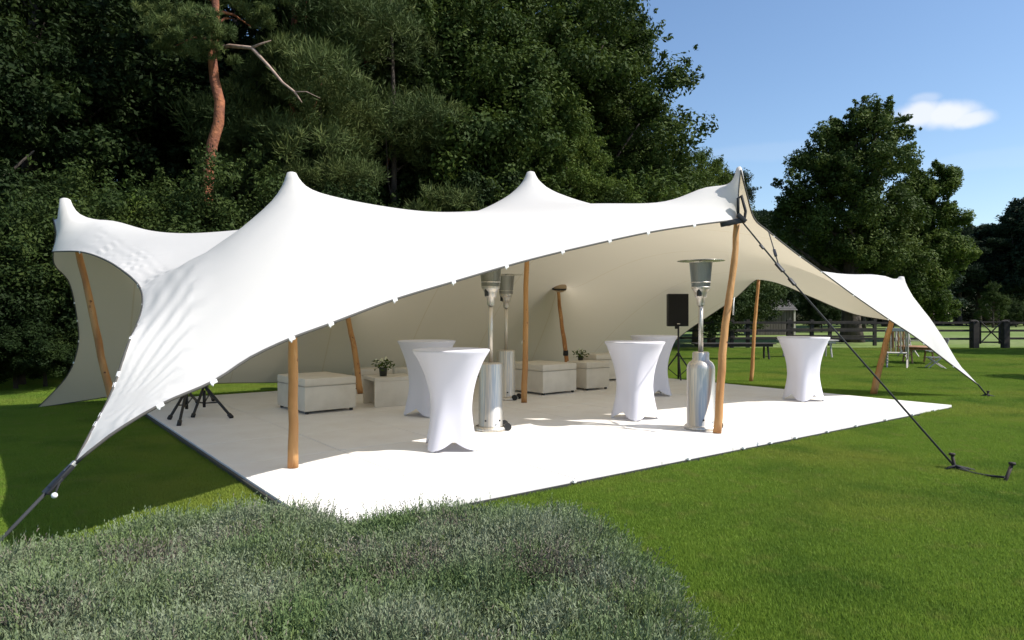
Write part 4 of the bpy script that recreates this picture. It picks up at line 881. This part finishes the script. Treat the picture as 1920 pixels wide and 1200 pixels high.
# ------------------------------------------------------------------ garden furniture
def long_table(px0, px1, py_top, py_base, m, lab, dark=True):
    g0 = G((px0+px1)/2, py_base); Y = g0.y; h = hz_at(py_top, Y); L = (px1-px0)/FPX*Y
    e = empty('garden_bench' if not dark else 'trestle_table', g0, R(1), label=lab, cat='bench' if not dark else 'table')
    for k in range(4):
        b = NB(); box(b, (0, (k-1.5)*.15, h-.02), (L, .14, .035), bev=.005); obj('plank', b, m, e)
    b = NB(); box(b, (0, 0, h-.08), (L-.2, .5, .08)); obj('apron', b, m, e)
    for s_ in (-1, 1):
        for t_ in (-1, 1):
            b = NB(); tube(b, [(s_*(L/2-.25), t_*.15, h-.05), (s_*(L/2-.22), t_*.24, 0)], .035, 6); obj('leg', b, m, e)
long_table(1300, 1450, 643, 676, M['fence'], 'long dark trestle table on the grass beyond the slim pale pole')
long_table(1462, 1566, 637, 672, M['whitewood'], 'pale wooden bench behind the rightmost bar table', False)
def garden_chair(p, rz, lab, s=1.0, recl=.25, low=False):
    e = empty('garden_chair', p, rz, label=lab, cat='chair', group='weathered folding garden chairs')
    e.scale = (s, s, s); sh = .42
    for k in range(6):
        b = NB(); box(b, (0, -.2+k*.08, sh), (.5, .06, .022), bev=.004); obj('seat_slat', b, M['whitewood'], e)
    for k in range(8):
        x = -.21+k*.06; b = NB(); tube(b, [(x, .23, sh+.04), (x, .23+recl, sh+.62)], .019, 4); obj('back_slat', b, M['teak'] if k % 2 else M['whitewood'], e)
    b = NB(); box(b, (0, .23+recl*1.05, sh+.65), (.54, .03, .09), bev=.01); obj('top_rail', b, M['whitewood'], e)
    for s_ in (-1, 1):
        b = NB(); tube(b, [(s_*.26, -.28, 0), (s_*.26, .22, sh+.05), (s_*.26, .23+recl, sh+.64)], .022, 6); obj('leg', b, M['whitewood'], e)
        b = NB(); tube(b, [(s_*.235, .36, 0), (s_*.235, -.22, sh)], .022, 6); obj('leg', b, M['whitewood'], e)
        b = NB(); box(b, (s_*.28, .02, sh+.22), (.05, .5, .025), bev=.006); obj('armrest', b, M['whitewood'], e)
    return e
cp = G(1682, 690)
garden_chair(cp, R(150), 'reclining folding garden chair left of the round wooden table', 1.05, .22)
garden_chair(G(1752, 692), R(-110), 'folding garden chair right of the wooden table, half hidden by the tent arm', .8, .15)
garden_chair(G(1715, 672)+Vector((0, .4, 0)), R(5), 'folding garden chair on the far side of the wooden table', .95, .15)
tp = G(1722, 683); e = empty('garden_table', tp, label='teak round garden table under the right arm of the tent', cat='table')
zt = hz_at(649, tp.y)
b = NB(); lathe(b, [(0, zt-.035), (.6, zt-.035), (.62, zt-.02), (.6, zt), (0, zt)], 32); obj('tabletop', b, M['teak'], e, smooth=30)
b = NB(); lathe(b, [(.5, zt-.1), (.5, zt-.036), (.47, zt-.036), (.47, zt-.1), (.5, zt-.1)], 24); obj('apron', b, M['teak'], e, smooth=30)
for k in range(4):
    a = .5+k*math.pi/2; b = NB(); tube(b, [(.4*math.cos(a), .4*math.sin(a), zt-.05), (.46*math.cos(a+.2), .46*math.sin(a+.2), 0)], .03, 6); obj('leg', b, M['teak'], e)

# ------------------------------------------------------------------ instancing helper for ground cover
def scatter(name, protos, pts, rots, scl, idx, lab, cat):
    """one object: a point cloud mesh whose points carry plants through geometry nodes"""
    me = bpy.data.meshes.new(name); me.vertices.add(len(pts)); me.vertices.foreach_set('co', np.asarray(pts, np.float32).ravel()); me.update()
    for nm, ty, data in (('rot', 'FLOAT_VECTOR', rots), ('scl', 'FLOAT', scl), ('idx', 'INT', idx)):
        a = me.attributes.new(nm, ty, 'POINT')
        a.data.foreach_set('vector' if ty == 'FLOAT_VECTOR' else 'value', np.asarray(data, np.int32 if ty == 'INT' else np.float32).ravel())
    o = link(name, me); tag(o, lab, cat, kind='stuff')
    ng = bpy.data.node_groups.new(name, 'GeometryNodeTree')
    ng.interface.new_socket('Geometry', in_out='INPUT', socket_type='NodeSocketGeometry'); ng.interface.new_socket('Geometry', in_out='OUTPUT', socket_type='NodeSocketGeometry')
    gi = ng.nodes.new('NodeGroupInput'); go = ng.nodes.new('NodeGroupOutput'); jn = ng.nodes.new('GeometryNodeJoinGeometry')
    def att(nm, ty):
        a = ng.nodes.new('GeometryNodeInputNamedAttribute'); a.data_type = ty; a.inputs[0].default_value = nm; return a.outputs[0]
    ai = att('idx', 'INT'); ar_ = att('rot', 'FLOAT_VECTOR'); as_ = att('scl', 'FLOAT')
    for k, pr in enumerate(protos):
        ob = ng.nodes.new('GeometryNodeObjectInfo'); ob.inputs['Object'].default_value = pr; ob.inputs['As Instance'].default_value = True
        cp_ = ng.nodes.new('FunctionNodeCompare'); cp_.data_type = 'INT'; cp_.operation = 'EQUAL'; cp_.inputs[3].default_value = k; ng.links.new(ai, cp_.inputs[2])
        ip = ng.nodes.new('GeometryNodeInstanceOnPoints')
        ng.links.new(gi.outputs[0], ip.inputs['Points']); ng.links.new(cp_.outputs[0], ip.inputs['Selection']); ng.links.new(ob.outputs['Geometry'], ip.inputs['Instance'])
        ng.links.new(ar_, ip.inputs['Rotation']); ng.links.new(as_, ip.inputs['Scale']); ng.links.new(ip.outputs[0], jn.inputs[0])
    ng.links.new(jn.outputs[0], go.inputs[0])
    md = o.modifiers.new('scatter', 'NODES'); md.node_group = ng
    return o
def hidden_proto(name, me):
    """source meshes for the scatter live outside the scene's collections"""
    o = bpy.data.objects.new(name, me); return o
def blades(name, n, spread, h, wd, m, seed, lean=.35, segs=1, curve=.3, disc=True, tuft=False):
    rng = np.random.default_rng(seed); V_, F_ = [], []
    for i in range(n):
        if tuft: a = rng.uniform(0, 6.28); r = spread*rng.random(); x, y = r*math.cos(a)*.35, r*math.sin(a)*.35; la = a
        else: x, y = rng.uniform(-spread, spread, 2); la = rng.uniform(0, 6.28)
        hh = h*rng.uniform(.55, 1.15); ln = lean*rng.uniform(.2, 1)*hh; pa = rng.uniform(0, 6.28); dx, dy = math.cos(pa)*wd, math.sin(pa)*wd
        k = len(V_); tx, ty = x+math.cos(la)*ln, y+math.sin(la)*ln; mx_, my_ = x+math.cos(la)*ln*.35, y+math.sin(la)*ln*.35
        V_ += [(x-dx, y-dy, 0), (x+dx, y+dy, 0), (mx_+dx*.8, my_+dy*.8, hh*.55), (mx_-dx*.8, my_-dy*.8, hh*.55), (tx, ty, hh)]
        F_ += [(k, k+1, k+2, k+3), (k+3, k+2, k+4)]
    me = bpy.data.meshes.new(name); me.from_pydata(V_, [], F_); me.materials.append(m); return me
def sprig(name, seed, m, h=.30, stems=13, leaf=.020):
    """a lavender tuft: splayed stems set with narrow leaves, a few bare flower stalks"""
    rng = np.random.default_rng(seed); V_, F_ = [], []
    def lf(c, d, s_, w_):
        d = d/np.linalg.norm(d); b = np.cross(d, rng.normal(size=3)); b = b/np.linalg.norm(b)*w_; k = len(V_)
        V_.extend([tuple(c-b*.3), tuple(c+d*s_*.5+b), tuple(c+d*s_), tuple(c+d*s_*.5-b)]); F_.append((k, k+1, k+2, k+3))
    for s_ in range(stems):
        a = rng.uniform(0, 6.28); ln = rng.uniform(.15, .6); d = np.array([math.cos(a)*ln, math.sin(a)*ln, 1]); d /= np.linalg.norm(d); L_ = h*rng.uniform(.7, 1.1)
        b0 = np.array([math.cos(a)*.03, math.sin(a)*.03, 0])
        for k in range(18):
            t = .2+.8*(k/17); c = b0+d*L_*t+np.array([0, 0, .03*t*t]); dd = d*1.0+rng.normal(0, .55, 3); lf(c, dd, leaf*rng.uniform(.8, 1.4), .0026)
        lf(b0, d, L_, .0016)
        if rng.random() < .3:
            lf(b0+d*L_*.8, d, h*.62, .0016)
            for k in range(3): lf(b0+d*(L_*.8+h*(.45+.06*k)), d+rng.normal(0, .4, 3), .016, .003)
    me = bpy.data.meshes.new(name); me.from_pydata(V_, [], F_); me.materials.append(m); return me

# ------------------------------------------------------------------ lavender bed in the foreground
bed_px = [(-700, 1060), (-300, 1040), (0, 1018), (120, 992), (300, 968), (470, 950), (560, 948), (650, 962), (760, 955), (900, 946), (1000, 955), (1080, 978), (1150, 1020), (1210, 1068), (1260, 1120), (1298, 1175), (1325, 1250), (1345, 1400), (1355, 1700)]
HB = .36
top = [G(px, py+(14 if px < 700 else 9 if px < 1050 else 0), .33 if px < 1050 else .24) for px, py in bed_px]
bedpoly = [(p.x, p.y) for p in top]+[(.62, .9), (-4.4, .9)]
BPa = np.array(bedpoly)
def inpoly(q, A):
    x, y = q[:, 0:1], q[:, 1:2]; x1, y1 = A[:, 0], A[:, 1]; x2, y2 = np.roll(x1, -1), np.roll(y1, -1)
    return ((((y1 > y) != (y2 > y)) & (x < (x2-x1)*(y-y1)/(y2-y1+1e-12)+x1)).sum(1) % 2) == 1
def edge_dist(q, A):
    d = np.full(len(q), 1e9)
    for i in range(len(A)):
        a = A[i]; b = A[(i+1) % len(A)]; ab = b-a; t = np.clip(((q-a)@ab)/(ab@ab+1e-12), 0, 1); d = np.minimum(d, np.hypot(*(q-a-t[:, None]*ab).T))
    return d
rng = np.random.default_rng(5)
def dome(q):
    d = edge_dist(q, BPa); return (HB-.19)*np.clip(d/.26, 0, 1)**.5
q = rng.uniform([-4.6, .9], [1.5, 4.6], (52000, 2)); q = q[inpoly(q, BPa)]
keep = q[:, 1] > 1.35; q = q[keep]
zc = dome(q)
fld = np.sin(q[:, 0]*3.1+1.3*np.sin(q[:, 1]*2.3))+np.sin(q[:, 1]*4.1+q[:, 0]*1.7)
cen = rng.uniform([-4.6, .9], [1.5, 4.6], (520, 2)); crad = rng.uniform(.12, .24, 520); chh = rng.uniform(.03, .10, 520); cty = rng.choice(6, 520, p=[.3, .26, .2, .08, .08, .08])
lump = np.zeros(len(q)); own = np.zeros(len(q), int)
for i_ in range(520):
    dd = np.hypot(q[:, 0]-cen[i_, 0], q[:, 1]-cen[i_, 1])/crad[i_]; hh_ = chh[i_]*np.clip(1-dd**2, 0, 1)**.5; b_ = hh_ > lump; lump[b_] = hh_[b_]; own[b_] = i_+1
zz = zc*(1+.10*fld)+rng.normal(0, .012, len(q))+lump-.03
idx = rng.choice(6, len(q), p=[.27, .27, .2, .1, .08, .08])
patch = np.sin(q[:, 0]*2.1+.7)+np.sin(q[:, 1]*3.3+q[:, 0]*2.4)+rng.normal(0, .7, len(q))
idx = np.where((own > 0) & (rng.random(len(q)) < .72), cty[np.maximum(own-1, 0)], idx)
idx = np.where((patch > 2.0) & (rng.random(len(q)) < .6), rng.integers(4, 6, len(q)), idx)
ed = edge_dist(q, BPa); tilt = np.clip(1-ed/.3, 0, 1)*.5
rots = np.stack([rng.normal(0, .22, len(q)), rng.normal(0, .22, len(q)), rng.uniform(0, 6.28, len(q))], 1)
protos = [hidden_proto('tuft', sprig('lavender_tuft', 1, M['lav'], .17)), hidden_proto('tuft', sprig('lavender_tuft', 2, M['lav'], .19)), hidden_proto('tuft', sprig('lavender_tuft', 3, M['lav'], .15, 14)), hidden_proto('tuft', sprig('lavender_tuft', 4, M['lav2'], .18)), hidden_proto('tuft', sprig('lavender_tuft', 5, M['lav3'], .17, 14)), hidden_proto('tuft', sprig('lavender_tuft', 6, M['lav3'], .14, 16))]
scatter('lavender', protos, np.column_stack([q, zz]), rots, rng.uniform(.65, 1.1, len(q)), idx, 'wide grey-green mound of lavender filling the foreground', 'lavender')
# mounded earth under it
bm = NB(); gx = np.arange(-4.6, 1.6, .12); gy = np.arange(.8, 4.5, .12); pts = np.array([(x, y) for y in gy for x in gx]); ins = inpoly(pts, BPa); hz_ = np.where(ins, dome(pts)*.8-.02, -.05)
vv = [bm.verts.new((p[0], p[1], h_)) for p, h_ in zip(pts, hz_)]; nx = len(gx)
for j in range(len(gy)-1):
    for i in range(nx-1):
        k = j*nx+i
        if ins[k] or ins[k+1] or ins[k+nx] or ins[k+nx+1]: bm.faces.new((vv[k], vv[k+1], vv[k+nx+1], vv[k+nx]))
bmesh.ops.delete(bm, geom=[v for v in bm.verts if not v.link_faces], context='VERTS')
tag(obj('bed_soil', bm, M['soil'], smooth=80), kind='structure')

# ------------------------------------------------------------------ grass blades over the near lawn
FL = np.array([(N0+U*a+V*b)[:2] for a, b in ((0, 0), (LU, 0), (LU, LV), (0, LV))])
def gpts(n, x0, x1, y0, y1):
    q = rng.uniform([x0, y0], [x1, y1], (n, 2)); q = q[np.abs(q[:, 0]) < q[:, 1]*1.05+3.5]
    q = q[~inpoly(q, FL)]; dB = edge_dist(q, FL); q = q[dB > .03]; ib = inpoly(q, BPa); db = edge_dist(q, BPa); return q[~(ib & (db > .12))]
tile = [hidden_proto('turf', blades('turf', 260, .16, .032, .0022, M['blade'], 60+k, lean=.6)) for k in range(3)]
q1 = gpts(44000, -14, 15, 1.0, 10.5); q2 = gpts(46000, -20, 25, 10.5, 21)
q3 = gpts(32000, -14, 36, 21, 30.9); q = np.vstack([q1, q2, q3]); sc = np.concatenate([rng.uniform(.8, 1.2, len(q1)), rng.uniform(1.2, 1.7, len(q2)), rng.uniform(1.6, 2.3, len(q3))])
scatter('grass', tile, np.column_stack([q, np.full(len(q), -.002)]), np.stack([np.zeros(len(q)), np.zeros(len(q)), rng.uniform(0, 6.28, len(q))], 1), sc, rng.integers(0, 3, len(q)), 'short mown green grass blades covering the lawn', 'grass')
